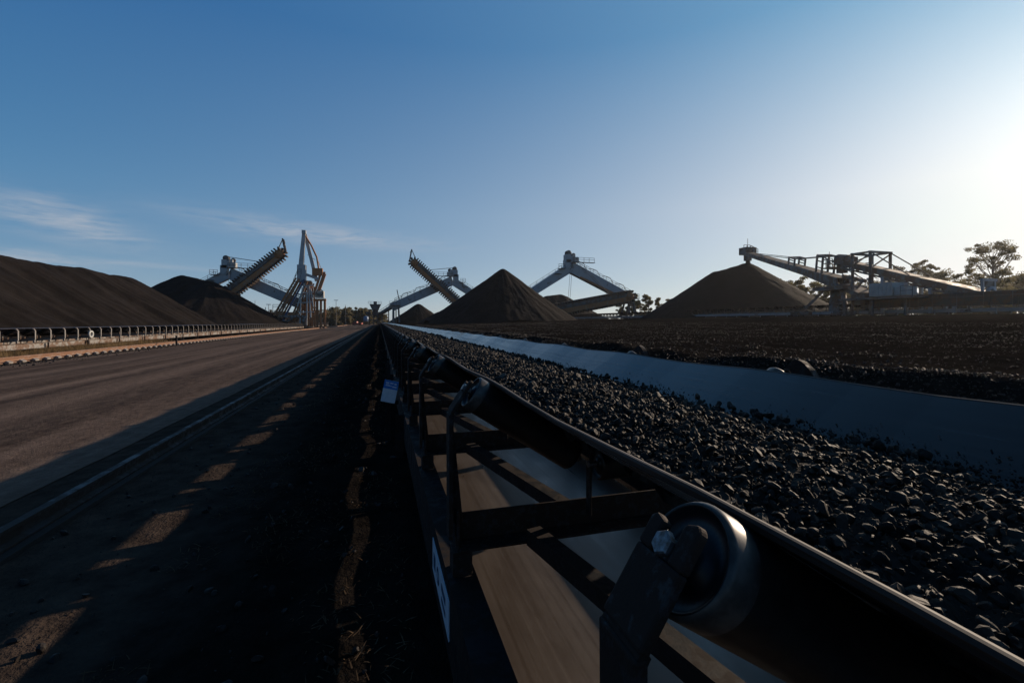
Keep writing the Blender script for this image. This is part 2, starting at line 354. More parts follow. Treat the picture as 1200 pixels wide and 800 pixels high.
def np_mesh(name, V, F, mat, parent=None, smooth=False):
    V = np.asarray(V, np.float32); F = np.asarray(F, np.int32); k = F.shape[1]
    me = bpy.data.meshes.new(name)
    me.vertices.add(len(V)); me.vertices.foreach_set('co', V.ravel())
    me.loops.add(F.size); me.loops.foreach_set('vertex_index', F.ravel())
    me.polygons.add(len(F)); me.polygons.foreach_set('loop_start', np.arange(0, F.size, k, dtype=np.int32))
    me.polygons.foreach_set('loop_total', np.full(len(F), k, np.int32))
    me.polygons.foreach_set('use_smooth', np.full(len(F), smooth, bool))
    me.update(calc_edges=True); me.validate()
    me.materials.append(M[mat] if isinstance(mat, str) else mat)
    o = bpy.data.objects.new(name, me); COL.objects.link(o)
    if parent is not None: o.parent = parent
    return o
def tag(o, label=None, cat=None, group=None, kind=None):
    if label: o['label'] = label
    if cat: o['category'] = cat
    if group: o['group'] = group
    if kind: o['kind'] = kind
    return o
def empty(name, loc=(0, 0, 0), rz=0):
    o = bpy.data.objects.new(name, None); COL.objects.link(o); o.location = loc; o.rotation_euler = (0, 0, rz); o.empty_display_size = .3
    return o
def copy_tree(o, parent=None):
    c = o.copy(); COL.objects.link(c); c.parent = parent
    for ch in [x for x in o.children]: copy_tree(ch, c)
    return c
def vnoise(x, y, seed=0):
    xi = np.floor(x).astype(np.int64); yi = np.floor(y).astype(np.int64); xf = x - xi; yf = y - yi
    def h(a, b):
        n = (a * 374761393 + b * 668265263 + seed * 974634777) & 0xffffffff
        n = ((n ^ (n >> 13)) * 1274126177) & 0xffffffff
        return ((n ^ (n >> 16)) & 0xffff) / 65535.0
    u = xf * xf * (3 - 2 * xf); v = yf * yf * (3 - 2 * yf)
    return (h(xi, yi) * (1 - u) + h(xi + 1, yi) * u) * (1 - v) + (h(xi, yi + 1) * (1 - u) + h(xi + 1, yi + 1) * u) * v
def fbm(x, y, seed=0, octv=4):
    s = 0; a = .5; t_ = 0
    for i in range(octv):
        s = s + a * (vnoise(x * 2 ** i, y * 2 ** i, seed + i) - .5); t_ += a; a *= .5
    return s / t_ * 2
def at(px, py, zc):
    """world point seen at photo pixel (px, py) at camera depth zc: used only to read positions off the photo"""
    xc = (px - 600) / 533 * zc
    return Vector((xc * cs + zc * sn, -xc * sn + zc * cs, CAM_Z - (py - 377) / 533 * zc))

# ------------------------------------------------------------------ ground, road
PX = np.array([-900, -60, -23, -15.5, -2.3, -1.5, -1.0, -.72, -.42, .3, 1.9, 3.2, 4.5, 5.3, 6.4, 57, 63, 900], float)
PZ = np.array([-.6, -.6, -.6, -.6, 0, 0, 0.0, .02, .06, .07, .06, 0, .42, .70, .60, 2.0, 2.05, 2.05], float)
def gz(x, y):
    x = np.asarray(x, float); y = np.asarray(y, float)
    z = np.interp(x, PX, PZ)
    b = np.interp(np.abs(y), [0, 260, 600], [1, 1, 0.0])
    z = z * b
    rough = .05 + .06 * np.clip((x - 2.5) / 3, 0, 1) * np.clip((60 - x) / 20, 0, 1)
    n = fbm(x * .9, y * .9, 3, 3) * rough
    n = n * np.where((x > -15.2) & (x < -2.4), .35, 1.0) * np.where((x >= -2.4) & (x < -1.2), .3, 1)
    return z + n
def grid(xs, ys, zf, off=0):
    XX, YY = np.meshgrid(xs, ys, indexing='ij'); ZZ = zf(XX, YY) + off
    V = np.stack([XX.ravel(), YY.ravel(), ZZ.ravel()], 1); ny = len(ys)
    i, j = np.meshgrid(np.arange(len(xs) - 1), np.arange(ny - 1), indexing='ij'); a = (i * ny + j).ravel()
    return V, np.stack([a, a + ny, a + ny + 1, a + 1], 1)
xs = np.unique(np.round(np.concatenate([np.linspace(-2500, -100, 13), np.linspace(-100, -24, 20), np.linspace(-24, -15.5, 14), np.linspace(-15.5, -2.4, 34),
     np.linspace(-2.4, 6.6, 76), np.linspace(6.6, 30, 60), np.linspace(30, 64, 30), np.linspace(64, 110, 10), np.linspace(110, 2500, 13)]), 3))
ys = np.unique(np.round(np.concatenate([np.linspace(-60, -4, 10), np.linspace(-4, 16, 130), np.linspace(16, 50, 90), np.linspace(50, 140, 70), np.linspace(140, 620, 30), np.linspace(620, 4500, 8)]), 3))
g = np_mesh('ground', *grid(xs, ys, gz), 'ground', smooth=True); tag(g, kind='structure')
rx = xs[(xs >= -14.6) & (xs <= -2.39)]; ry = ys[(ys <= 620)]
road = np_mesh('haul_road', *grid(rx, ry, gz, .008), 'road', smooth=True); tag(road, kind='structure')

# ------------------------------------------------------------------ belt conveyors
TR = R(33); WING = .42; CXC = .892; RIMZ = 1.0425; HALF = .188
WH, WV = WING * math.cos(TR), WING * math.sin(TR); FLZ = RIMZ - WV
NEAR_RIM = -HALF - WH            # local x of the near rim (conveyor centre = 0)
RR = .055; BT = .013
def conveyor(label, x0, z0, y0, y1, S, pitch, first, leg_gap, mats, ground_off, group=None, detail=True, leg_depth=0.0):
    """belt conveyor along +Y. Cross-section in local metres times S."""
    root = empty('belt_conveyor', (x0, 0, z0)); tag(root, label, 'conveyor', group)
    fr, br, bl = mats
    # carrying belt: troughed strip with thickness
    def belt_sec(t_):
        xo = [-HALF - WH, -HALF - .03, -HALF + .03, HALF - .03, HALF + .03, HALF + WH]
        zo = [RIMZ, FLZ + .022, FLZ, FLZ, FLZ + .022, RIMZ]
        return [(x * S, z * S) for x, z in zip(xo, zo)], [((x) * S, (z - t_) * S) for x, z in zip(xo, zo)]
    up, dn = belt_sec(BT)
    mb = MB(); ny = 900 if detail else 20
    mb.sweep(up + dn[::-1], y0, y1, ny, closed=True)
    b = mb.build('carrying_belt', bl, root)
    for sg in (-1, 1):
        mb = MB(); e0, e1 = HALF + WH, HALF + WH + .006
        sec = [(e0 - .003, RIMZ - .0005), (e0 + .003, RIMZ + .0015), (e1, RIMZ + .001), (e1 + .0005, RIMZ - .003), (e0 + .003, RIMZ - .007), (e0 + .001, RIMZ - .012)]
        mb.sweep([(sg * x * S, z * S) for x, z in sec], y0, y1, ny, closed=True); mb.build('belt_edge', 'belt_lip', b)
    mb = MB(); mb.sweep([(-.60 * S, .190 * S), (.60 * S, .190 * S), (.60 * S, .178 * S), (-.60 * S, .178 * S)], y0, y1, 60, closed=True)
    mb.build('return_belt', 'return_belt' if detail else bl, root)
    if detail:      # the belt sags a little between idlers and its edge wanders
        for ob in [b] + list(b.children):
            for v in ob.data.vertices:
                ph = (v.co.y - first) / pitch
                wv = max(0.0, (abs(v.co.x) - HALF) / WH)
                v.co.z -= (.0045 + .006 * wv) * (1 - math.cos(2 * math.pi * ph)) * .5
                if wv > .9: v.co.x += math.copysign(1, v.co.x) * .003 * (math.sin(v.co.y * 2.1) + math.sin(v.co.y * .83 + 1)); 
    # stringers: channel sections
    for sgn in (-1, 1):
        mb = MB(); xi, xo_, zt, zb = .605, .692, .452, .215
        sec = [(xi, zt), (xo_, zt), (xo_, zt - .012), (xi + .012, zt - .012), (xi + .012, zb + .012), (xo_, zb + .012), (xo_, zb), (xi, zb)]
        if sgn < 0 and detail: sec = [(xo_ + xi - x, z) for x, z in sec]
        mb.sweep([(sgn * x * S, z * S) for x, z in sec], y0, y1, 1, closed=True)
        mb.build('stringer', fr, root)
    # idler station: base angle with four brackets, three rollers
    def idler_mb():
        mb = MB()
        L = .655
        mb.box((0, 0, .526 * S), (2 * L * S, .075 * S, .008 * S))
        mb.box((0, .034 * S, .574 * S), (2 * L * S, .008 * S, .088 * S))
        for sg in (-1, 1): mb.box((sg * (L - .008) * S, 0, .4805 * S), (.06 * S, .07 * S, .088 * S))
        for sg in (-1, 1):
            mb.box((sg * (L + .004) * S, 0, .545 * S), (.010 * S, .045 * S, .20 * S))
            # outer bracket: vertical plate then leaning head square to the roller axis
            ax = Vector((sg * math.cos(TR), 0, math.sin(TR))); nr = Vector((sg * math.sin(TR), 0, -math.cos(TR)))
            end = Vector((sg * (HALF + WH), 0, RIMZ)) + nr * (RR + BT + .001)
            e = end + ax * .060
            up_ = -nr; hw = .033
            foot = Vector((e.x + up_.x * -.085, 0, e.z + up_.z * -.085))
            # leaning plate with slot, as two prongs and a lower plate
            th = ax * .012
            def q(y, d): return (e + up_ * d + Vector((0, y, 0))) * S
            mb.prism([q(-hw, -.085), q(hw, -.085), q(hw, -.012), q(-hw, -.012)], th * S)
            mb.prism([q(-hw, -.012), q(-.012, -.012), q(-.012, .026), q(-hw + .006, .032), q(-hw, .026)], th * S)
            mb.prism([q(.012, -.012), q(hw, -.012), q(hw, .016), q(hw - .006, .022), q(.012, .018)], th * S)
            f2 = foot + ax * .009
            # vertical leg
            p = [foot + Vector((0, -hw, 0)), foot + Vector((0, hw, 0)), Vector((foot.x, hw * .8, .56)), Vector((foot.x, -hw * .8, .56))]
            mb.prism([v * S for v in p], Vector((sg * .014, 0, 0)) * S)
            mb.tube([(foot + Vector((sg * .004, -hw * .95, -.001))) * S, (foot + Vector((sg * .004, hw * .95, -.001))) * S], .007 * S, 6)
            # stiffening gusset
            mb.prism([Vector((foot.x, .0, foot.z)) * S, Vector((foot.x, .0, .6)) * S, Vector((foot.x - sg * .035, 0, .6)) * S], Vector((0, .007, 0)) * S)
            # inner bracket between wing and centre rollers
            mb.box((sg * (HALF + .018) * S, 0, .655 * S), (.008 * S, .034 * S, .17 * S))
        return mb
    ib = idler_mb().build('idler_frame', br, root, bevel=.003 if detail else 0)
    ib.location = (0, first, 0)
    def roller(parent, c, axis, ln):
        a = Vector(axis).normalized(); mb = MB(); r = RR
        prof = [(-ln / 2 - .0, .010), (-ln / 2 + .004, r * .42), (-ln / 2 + .010, r * .45), (-ln / 2 + .010, r * .84), (-ln / 2 + .001, r * .87), (-ln / 2, r * .93), (-ln / 2 + .006, r), (-ln / 2 + .034, r)]
        prof = prof + [(-t_, q) for t_, q in prof[::-1]]
        mb.lathe([(t_ * S, q * S) for t_, q in prof], Vector(c) * S, a, 40 if detail else 12)
        o = mb.build('roller', 'roller', parent)
        if detail:
            o.data.materials.append(M['hub'])
            hub_mi = []
            ctr = Vector(c) * S
            for pl in o.data.polygons:
                d_ = (pl.center - ctr); al = d_.dot(a); rad = (d_ - a * al).length
                if rad < r * .86: pl.material_index = 1
            for sg in (-1, 1):
                mb = MB(); mb.lathe([(0, .0001), (0, .0085), (.024, .0085), (.0242, .0125), (.031, .0125), (.033, .0105), (.033, .0001)], (Vector(c) + a * sg * (ln / 2 - .002)), a * sg, 6)
                for pl_ in range(len(mb.sm)): mb.sm[pl_] = False
                mb.build('axle', 'bolt', parent)
            o.data.materials.append(M['roller_tip'])
            for pl in o.data.polygons:
                d_ = (pl.center - ctr); al = d_.dot(a); rad = (d_ - a * al).length
                if rad > r * .9 and a.z > .1 and al > ln / 2 - .034: pl.material_index = 2
        return o
    for sg in (-1, 1):
        ax = Vector((sg * math.cos(TR), 0, math.sin(TR))); nr = Vector((sg * math.sin(TR), 0, -math.cos(TR)))
        c = Vector((sg * (HALF + WH / 2), 0, RIMZ - WV / 2)) + nr * (RR + BT + .001) + ax * .048
        roller(ib, c, ax, WING - .005 if detail else WING - .02)
    roller(ib, (0, 0, FLZ - BT - RR - .001), (1, 0, 0), .36)
    n_id = int((y1 - .3 - first) / pitch) + 1
    for k in range(1, min(n_id, 100)):
        c = copy_tree(ib, root); c.location = (0, first + k * pitch, 0)
    if n_id > 100:
        mb = MB()
        for k in range(100, n_id):
            y = first + k * pitch
            mb.box((0, y, .58 * S), (1.4 * S, .07 * S, .08 * S))
            for sg in (-1, 1):
                mb.box((sg * (.60) * S, y, .76 * S), (.02 * S, .06 * S, .40 * S))
                ax = Vector((sg * math.cos(TR), 0, math.sin(TR))); nr = Vector((sg * math.sin(TR), 0, -math.cos(TR)))
                c0 = (Vector((sg * (HALF + .02), 0, FLZ + .01)) + nr * (RR + BT + .002)) * S; c1 = (Vector((sg * (HALF + WH), 0, RIMZ)) + nr * (RR + BT + .001)) * S
                mb.tube([c0 + Vector((0, y, 0)), c1 + Vector((0, y, 0))], RR * S, 8)
            mb.tube([(-.18 * S, y, (FLZ - BT - RR) * S), (.18 * S, y, (FLZ - BT - RR) * S)], RR * S, 8)
        mb.build('distant_idlers', br, root, kind='stuff')
    # legs, return rollers
    zg = ground_off / S
    lg = None; rl = None
    k = 0; y = first + pitch * .55 + (0 if detail else .3)
    while y < y1 - 1:
        for sg in (-1, 1):
            gl = zg if sg < 0 else zg
            if lg is None or (k == 0 and sg > 0):
                mb = MB(); xo_ = .694
                z_b = zg
                mb.box((sg * (xo_ + .004) * S, 0, (.425 + z_b) / 2 * S), (.008 * S, .085 * S, (.425 - z_b) * S))
                mb.box((sg * (xo_ + .038) * S, -.038 * S, (.425 + z_b) / 2 * S), (.06 * S, .008 * S, (.425 - z_b) * S))
                mb.box((sg * (xo_ + .03) * S, 0, (z_b + .012) * S), (.16 * S, .15 * S, .014 * S))
                mb.bar((sg * (xo_ - .06) * S, .02 * S, .375 * S), (sg * (xo_ + .004) * S, .02 * S, (z_b + .1) * S), .03 * S, .03 * S) if False else None
                o = mb.build('leg', fr, root); o.location = (0, y, 0)
                if sg < 0: lg = o
                else: lg2 = o
            else:
                c = (lg if sg < 0 else lg2).copy(); COL.objects.link(c); c.parent = root; c.location = (0, y, 0)
        if rl is None:
            mb = MB(); mb.tube([(-.60 * S, 0, .126 * S), (.60 * S, 0, .126 * S)], .051 * S, 16 if detail else 8)
            for sg in (-1, 1): mb.box((sg * .607 * S, 0, .20 * S), (.012 * S, .05 * S, .18 * S))
            rl = mb.build('return_roller', br, root); rl.location = (0, y, 0)
        else:
            c = rl.copy(); COL.objects.link(c); c.parent = root; c.location = (0, y, 0)
        k += 1; y += leg_gap
    return root

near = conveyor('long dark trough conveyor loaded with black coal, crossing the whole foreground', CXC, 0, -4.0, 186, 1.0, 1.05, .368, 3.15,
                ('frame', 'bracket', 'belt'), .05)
# horizontal diagonal braces and labels on the near conveyor
mb = MB()
for k in range(-2, 40):
    yb = .368 + k * 1.05
    if k % 2 == 0 : mb.bar((.02, yb + .05, .575), (-.50, yb + 1.05 - .02, .575), .05, .05)
    else: mb.bar((-.50, yb + .05, .575), (.02, yb + 1.05 - .02, .575), .05, .05)
mb = MB()
for k in range(0, 60):
    yb = .368 + k * 1.05
    mb.bar((-.22, yb + .04, .548), (-.42, yb + 1.05 - .04, .548), .05, .05)
mb.build('diagonal_braces', 'frame', near)
# white sticker with dark marks on the outer face of the stringer
mb = MB(); mb.box((-.6945, 1.56, .340), (.003, .42, .12)); st = mb.build('stringer_label', 'tag_white', near)
mb = MB(); mb.lathe([(0, .030), (.001, .030), (.001, .018), (0, .018), (0, .030)], (-.6965, 1.60, .342), (-1, 0, 0), 24); mb.build('label_mark', 'tag_ink', st)
for c_, d_ in (((-.697, 1.46, .360), (.001, .09, .022)), ((-.697, 1.46, .320), (.001, .09, .016)), ((-.697, 1.70, .340), (.001, .05, .05))):
    mb = MB(); mb.box(c_, d_); mb.build('label_mark', 'tag_ink', st)
# arched guards on the far side of the belt
for yy in (1.45, 2.63):
    mb = MB(); n = 14
    prof = []
    for i in range(n + 1):
        u = i / n * 2 - 1
        prof.append((u * .112, .125 * (1 - abs(u) ** 1.7)))
    vs = []
    for t_ in (0, .03):
        for (yv, zv) in prof: vs.append((.735 + t_, yy + yv, .952 + zv * (1 - t_)))
    k = n + 1
    mb.add(vs, [(i, i + 1, k + i + 1, k + i) for i in range(n)], True)
    mb.add(vs[:k] + [(.735, yy - .112, .94), (.735, yy + .112, .94)], [tuple(range(k)) + (k + 1, k)])
    mb.add(vs[k:] , [tuple(range(k))])
    mb.box((.75, yy, .745), (.02, .05, .43))
    mb.build('roller_guard', 'bracket', near)

left = conveyor('pale steel framed conveyor on posts below the long left stockpile', -20.0, -.6, 24, 190, 1.4, 1.29, 25.1, 3.87,
                ('pale_steel', 'pale_steel', 'belt'), 0.0, detail=False)
right = conveyor('far conveyor with blue-grey stringer along the far right edge of the coal pad', 60.0, 1.95, 12, 175, 1.55, 1.75, 13, 5.25,
                 ('grey_girder', 'grey_dark', 'belt'), 0.0, detail=False)
# handrail of the right conveyor's walkway
mb = MB()
for k in range(0, 14):
    y = 13 + k * 2.2; mb.box((-1.9, y, 1.55), (.04, .04, 1.5))
for z in (1.9, 2.3): mb.box((-1.9, 27.3, z), (.04, 28.8, .05))
mb.build('handrail', 'grey_dark', right)
mb = MB(); mb.box((-1.55, 28, 1.62), (.05, 30, 1.35))
for k in range(15): mb.box((-1.6, 13.5 + k * 2.1, 1.62), (.06, .12, 1.35))
mb.build('side_sheeting', 'scraper', right)

# coal on the near belt : loose lumps nobody could count
def ico(sub):
    import bmesh
    bm = bmesh.new(); bmesh.ops.create_icosphere(bm, subdivisions=sub, radius=1.0)
    v = np.array([x.co[:] for x in bm.verts]); f = np.array([[q.index for q in p.verts] for p in bm.faces]); bm.free(); return v, f
ICO0, ICO1 = ico(1), ico(2)
def lumps(name, P, size, mat, base, stretch=(1, 1, .75), parent=None, extra=None):
    v0, f0 = base; n = len(P); nv = len(v0)
    variants = []
    for k in range(14):
        d = rng.normal(size=(7, 3)); d /= np.linalg.norm(d, axis=1)[:, None]
        v = v0.copy()
        for q in d:           # chop flat facets
            h = v @ q; lim = rng.uniform(.35, .85); over = h > lim
            v[over] -= np.outer(h[over] - lim, q)
        v *= 1 + rng.normal(size=(nv, 1)) * .05
        variants.append(v)
    variants = np.array(variants)
    vi = rng.integers(0, 14, n)
    A = variants[vi] * (np.array(stretch) * rng.uniform(.6, 1.45, (n, 3)))[:, None, :]
    q = rng.normal(size=(n, 4)); q /= np.linalg.norm(q, axis=1)[:, None]
    w_, x, y, z = q.T
    Rm = np.stack([np.stack([1 - 2 * (y * y + z * z), 2 * (x * y - z * w_), 2 * (x * z + y * w_)], 1), np.stack([2 * (x * y + z * w_), 1 - 2 * (x * x + z * z), 2 * (y * z - x * w_)], 1),
                   np.stack([2 * (x * z - y * w_), 2 * (y * z + x * w_), 1 - 2 * (x * x + y * y)], 1)], 1)
    A = np.einsum('nij,nkj->nki', Rm, A) * size[:, None, None] + P[:, None, :]
    V = A.reshape(-1, 3); F = (f0[None] + (np.arange(n) * nv)[:, None, None]).reshape(-1, 3)
    if extra is not None:
        ev, ef = extra
        ef = np.concatenate([ef[:, [0, 1, 2]], ef[:, [0, 2, 3]]]); F = np.concatenate([F, ef + len(V)]); V = np.concatenate([V, ev])
    return np_mesh(name, V, F, mat, parent)
def coal_surf(x, y):
    """height of the coal heap over the trough; x relative to the belt centre"""
    u = np.clip(np.abs(x) / .32, 0, 1)
    crest = .915 + .02 * vnoise(y * .45, y * 0, 5) + .012 * vnoise(y * 1.7, y * 0 + 3, 8)
    return crest - (crest - .895) * u ** 2.2
exs = np.linspace(-.325, .325, 40); eys = np.concatenate([np.linspace(-3.9, 12, 500), np.linspace(12.1, 60, 500), np.linspace(60.3, 185, 300)])
ev, ef = grid(exs, eys, lambda x, y: coal_surf(x, y) - .02 + .03 * fbm(x * 30, y * 30, 11, 2) + 0 * x)
ev[:, 0] += CXC
def scatter(n, y0, y1, s0, s1, p=2.0):
    y = rng.uniform(y0, y1, n); x = rng.uniform(-.335, .335, n)
    sz = s0 + (s1 - s0) * rng.uniform(0, 1, n) ** p
    z = np.maximum(coal_surf(x, y) + rng.uniform(-.6, .35, n) * sz, .8135 + np.clip(np.abs(x) - .188, 0, 1) * .65 + sz * 1.0)
    return np.stack([x + CXC, y, z], 1), sz
P1, S1 = scatter(46000, -.3, 7, .003, .022, 3.2)
S1 = S1 * np.clip(.55 + P1[:, 1] * .12, .55, 1.0)
P2, S2 = scatter(17000, 7, 28, .010, .032, 2.2)
P3, S3 = scatter(7000, 28, 90, .020, .045)
nc = 9000
cy = rng.uniform(0, 1, nc) ** 1.5 * 16 + .3; cx = .322 + np.abs(rng.normal(0, .03, nc)); cx = np.minimum(cx, .52); csz = .001 + .0026 * rng.uniform(0, 1, nc) ** 2
PC = np.stack([cx + CXC, cy, .8135 + (cx - .188) * .6494 + csz * .6 - .004], 1)
ny_ = 170; by = rng.uniform(1.6, 14, ny_); bx = rng.uniform(-.26, .26, ny_); bs = rng.uniform(.022, .04, ny_)
PB = np.stack([bx + CXC, by, coal_surf(bx, by) - bs * .1], 1)
P1 = np.concatenate([P1, PC, PB]); S1 = np.concatenate([S1, csz, bs])
cl = lumps('coal_load', P1, S1, 'coal_lump', ICO1, extra=(ev, ef)); tag(cl, 'bed of loose black coal lumps riding on the near conveyor belt', 'coal', kind='stuff')
c2 = lumps('coal_load', np.concatenate([P2, P3]), np.concatenate([S2, S3]), 'coal_lump', ICO1)
# join the two meshes so the load is one object
def join(a, b):
    with bpy.context.temp_override(active_object=a, selected_editable_objects=[a, b], selected_objects=[a, b], object=a): bpy.ops.object.join()
join(cl, c2)

# gravel on the pad to the right
n = 90000
yy = rng.uniform(0, 1, n) ** 1.6 * 70 + .5; xx = 3.2 + rng.uniform(0, 1, n) ** 1.5 * 24
wind = rng.uniform(0, 1, n) < .22
xx[wind] = rng.normal(5.2, .55, wind.sum())
sz = (.006 + .018 * rng.uniform(0, 1, n) ** 4) * (1 + np.hypot(xx, yy) / 45)
kp = (fbm(xx * .5, yy * .12, 77, 3) > -.12) | (rng.uniform(0, 1, n) < .3); xx, yy, sz = xx[kp], yy[kp], sz[kp]
gp = np.stack([xx, yy, gz(xx, yy) + sz * .25], 1)
gr = lumps('coal_gravel', gp, sz, 'coal_gravel', ICO0); tag(gr, 'loose coal gravel strewn over the dark pad right of the near conveyor', 'gravel', kind='stuff')
# crumbs on the strip and road edge at left
n = 7000
yy = rng.uniform(0, 1, n) ** 1.5 * 40 + .3; xx = np.where(rng.uniform(0, 1, n) < .55, rng.uniform(-1.9, .1, n), rng.normal(-14.4, .7, n))
sz = .004 + .022 * rng.uniform(0, 1, n) ** 5
sz = np.where(xx < -10, sz * 2.2, sz); 
gp = np.stack([xx, yy + np.where(xx < -10, 18, 0), gz(xx, yy + np.where(xx < -10, 18, 0)) + sz * .3], 1)
gr = lumps('spilled_coal', gp, sz, 'coal_gravel', ICO1); tag(gr, 'small spilled coal crumbs along both edges of the haul road', 'gravel', kind='stuff')

# blades and litter
def blades(name, P, ln, lean, wd, mat):
    n = len(P); a = rng.uniform(0, 2 * np.pi, n)
    d = np.stack([np.cos(a) * np.sin(lean), np.sin(a) * np.sin(lean), np.cos(lean)], 1) * ln[:, None]
    sd = np.stack([-np.sin(a), np.cos(a), np.zeros(n)], 1) * wd[:, None]
    bend = np.stack([np.cos(a), np.sin(a), -np.ones(n) * .4], 1) * (ln * .18)[:, None]
    V = np.stack([P - sd, P + sd, P + d * .6 + sd * .7, P + d * .6 - sd * .7, P + d + bend, ], 1).reshape(-1, 3)
    o = (np.arange(n) * 5)[:, None]
    F = np.concatenate([o + np.array([[0, 1, 2]]), o + np.array([[0, 2, 3]]), o + np.array([[3, 2, 4]])])
    return np_mesh(name, V, F, mat)
n = 9000
yy = rng.uniform(0, 1, n) ** 1.3 * 16 + .6; xx = rng.uniform(-1.05, .12, n)
keep = fbm(xx * 2.2, yy * 2.2, 21, 3) > -.05
xx, yy = xx[keep], yy[keep]; n = len(xx)
o = blades('dry_litter', np.stack([xx, yy, gz(xx, yy) + .002], 1), rng.uniform(.012, .05, n), rng.uniform(.9, 1.5, n), rng.uniform(.001, .0035, n), 'litter')
tag(o, 'dry grass stalks and leaf litter on the ground beside the near conveyor', 'litter', kind='stuff')
n = 9000
yy = rng.uniform(28, 47, n); xx = rng.normal(-19.2, .7, n)
keep = fbm(yy * .5, xx * .5, 5, 2) > -.25; xx, yy = xx[keep], yy[keep]; n = len(xx)
o = blades('dry_grass', np.stack([xx, yy, gz(xx, yy)], 1), rng.uniform(.15, .55, n), rng.uniform(0, .5, n), rng.uniform(.006, .014, n), 'straw')
tag(o, 'dry straw-coloured grass growing under the left conveyor', 'grass', kind='stuff')

# ------------------------------------------------------------------ rails
def rail(label, x, z, y0, y1, mat, plinth, clip_gap, clip_y0, sc=1.0, clips='clip', top=True):
    root = empty('crane_rail', (x, 0, z)); tag(root, label, 'rail', 'machine rails beside the haul road')
    h = .13 * sc
    sec = [(-.065, 0), (.065, 0), (.065, .014), (.012, .03), (.012, .09), (.036, .1), (.036, .13), (-.036, .13), (-.036, .1), (-.012, .09), (-.012, .03), (-.065, .014)]
    mb = MB(); mb.sweep([(a * sc, b * sc) for a, b in sec], y0, y1, 1, closed=True); mb.build('rail_bar', mat, root)
    if plinth:
        mb = MB(); mb.sweep([(-.10, -.22), (-.10, -.004), (.10, -.004), (.10, -.22)], y0, y1, 1, closed=True); mb.build('plinth', 'concrete', root)
    if clips is None: return root
    mb = MB(); mb.prism([(-.15 * sc, -.06 * sc, .004), (.15 * sc, -.06 * sc, .004), (.15 * sc, -.06 * sc, .03 * sc), (.10 * sc, -.06 * sc, .06 * sc), (.05 * sc, -.06 * sc, .03 * sc), (-.05 * sc, -.06 * sc, .03 * sc), (-.10 * sc, -.06 * sc, .06 * sc), (-.15 * sc, -.06 * sc, .03 * sc)], (0, .12 * sc, 0))
    c = mb.build('rail_clip', clips, root); c.location = (0, clip_y0, 0)
    for k in range(1, 100):
        d = c.copy(); COL.objects.link(d); d.parent = root; d.location = (0, clip_y0 + k * clip_gap, 0)
    return root
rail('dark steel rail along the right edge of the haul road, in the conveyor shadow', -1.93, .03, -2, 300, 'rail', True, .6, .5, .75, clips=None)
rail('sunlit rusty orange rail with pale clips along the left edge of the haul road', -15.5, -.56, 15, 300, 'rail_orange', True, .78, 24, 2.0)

# blue and white tag hanging on a thin pull-cord post
post = empty('pull_cord_post', (.075, 4.55, -.1)); tag(post, 'thin steel stanchion beside the near conveyor with a tag on it', 'post')
mb = MB(); mb.box((0, 0, .46), (.05, .008, .92)); mb.box((.021, .02, .46), (.008, .04, .92)); mb.box((.05, 0, .55), (.1, .006, .04)); mb.build('upright', 'frame', post)
mb = MB(); mb.tube([(0, .01, .86), (-.0, -.02, .93), (0, .02, .95), (0, .04, .9)], .006, 8); mb.build('cord_eye', 'bracket', post)
tg = empty('safety_tag', (.093, 4.50, .565), R(-14)); tg.rotation_euler = (R(6), R(12), R(-10))
tag(tg, 'blue and white plastic tag hanging on the near conveyor frame', 'tag')
mb = MB(); mb.box((0, 0, 0), (.135, .004, .215)); mb.build('tag_card', 'tag_white', tg, bevel=.002)
mb = MB(); mb.box((0, -.0035, .066), (.134, .001, .082)); hd = mb.build('tag_header', 'tag_blue', tg)
mb = MB()
for (x, z, a_, b_) in ((-.035, .082, .03, .012), (.005, .082, .03, .012), (.04, .078, .02, .016), (-.02, .055, .06, .008), (.035, .05, .04, .012), (-.03, .066, .03, .006)):
    mb.box((x, -.0045, z), (a_, .001, b_))
mb.build('tag_print', 'tag_white', hd)
mb = MB(); mb.tube([(0, 0, .105), (.01, .006, .13), (.02, .03, .15)], .0025, 6); mb.build('tag_tie', 'frame', tg)

# small posts and markers near the left rail
mp = empty('marker_post', (*at(207, 405, 33.5).xy, float(gz(-14.6, 40)))); tag(mp, 'short dark marker post standing at the near side of the left rail', 'post')
mb = MB(); mb.box((0, 0, .35), (.10, .10, .75)); mb.build('post_body', 'frame', mp)
mb = MB(); mb.box((0, 0, .75), (.13, .13, .05)); mb.build('post_cap', 'frame', mp)
hr = empty('hose_reel', (-18.95, 37.9, -.6)); tag(hr, 'round hose reel on a stand at the left conveyor', 'hose reel')
mb = MB(); mb.lathe([(-.05, .14), (-.05, .26), (.05, .26), (.05, .14), (-.05, .14)], (0, 0, .98), (1, 0, 0), 20); mb.build('reel', 'white_panel', hr)
mb = MB(); mb.box((-.08, 0, .5), (.07, .07, 1.0)); mb.bar((-.08, -.3, .0), (-.08, 0, .75), .05, .05); mb.build('stand', 'pale_steel', hr)

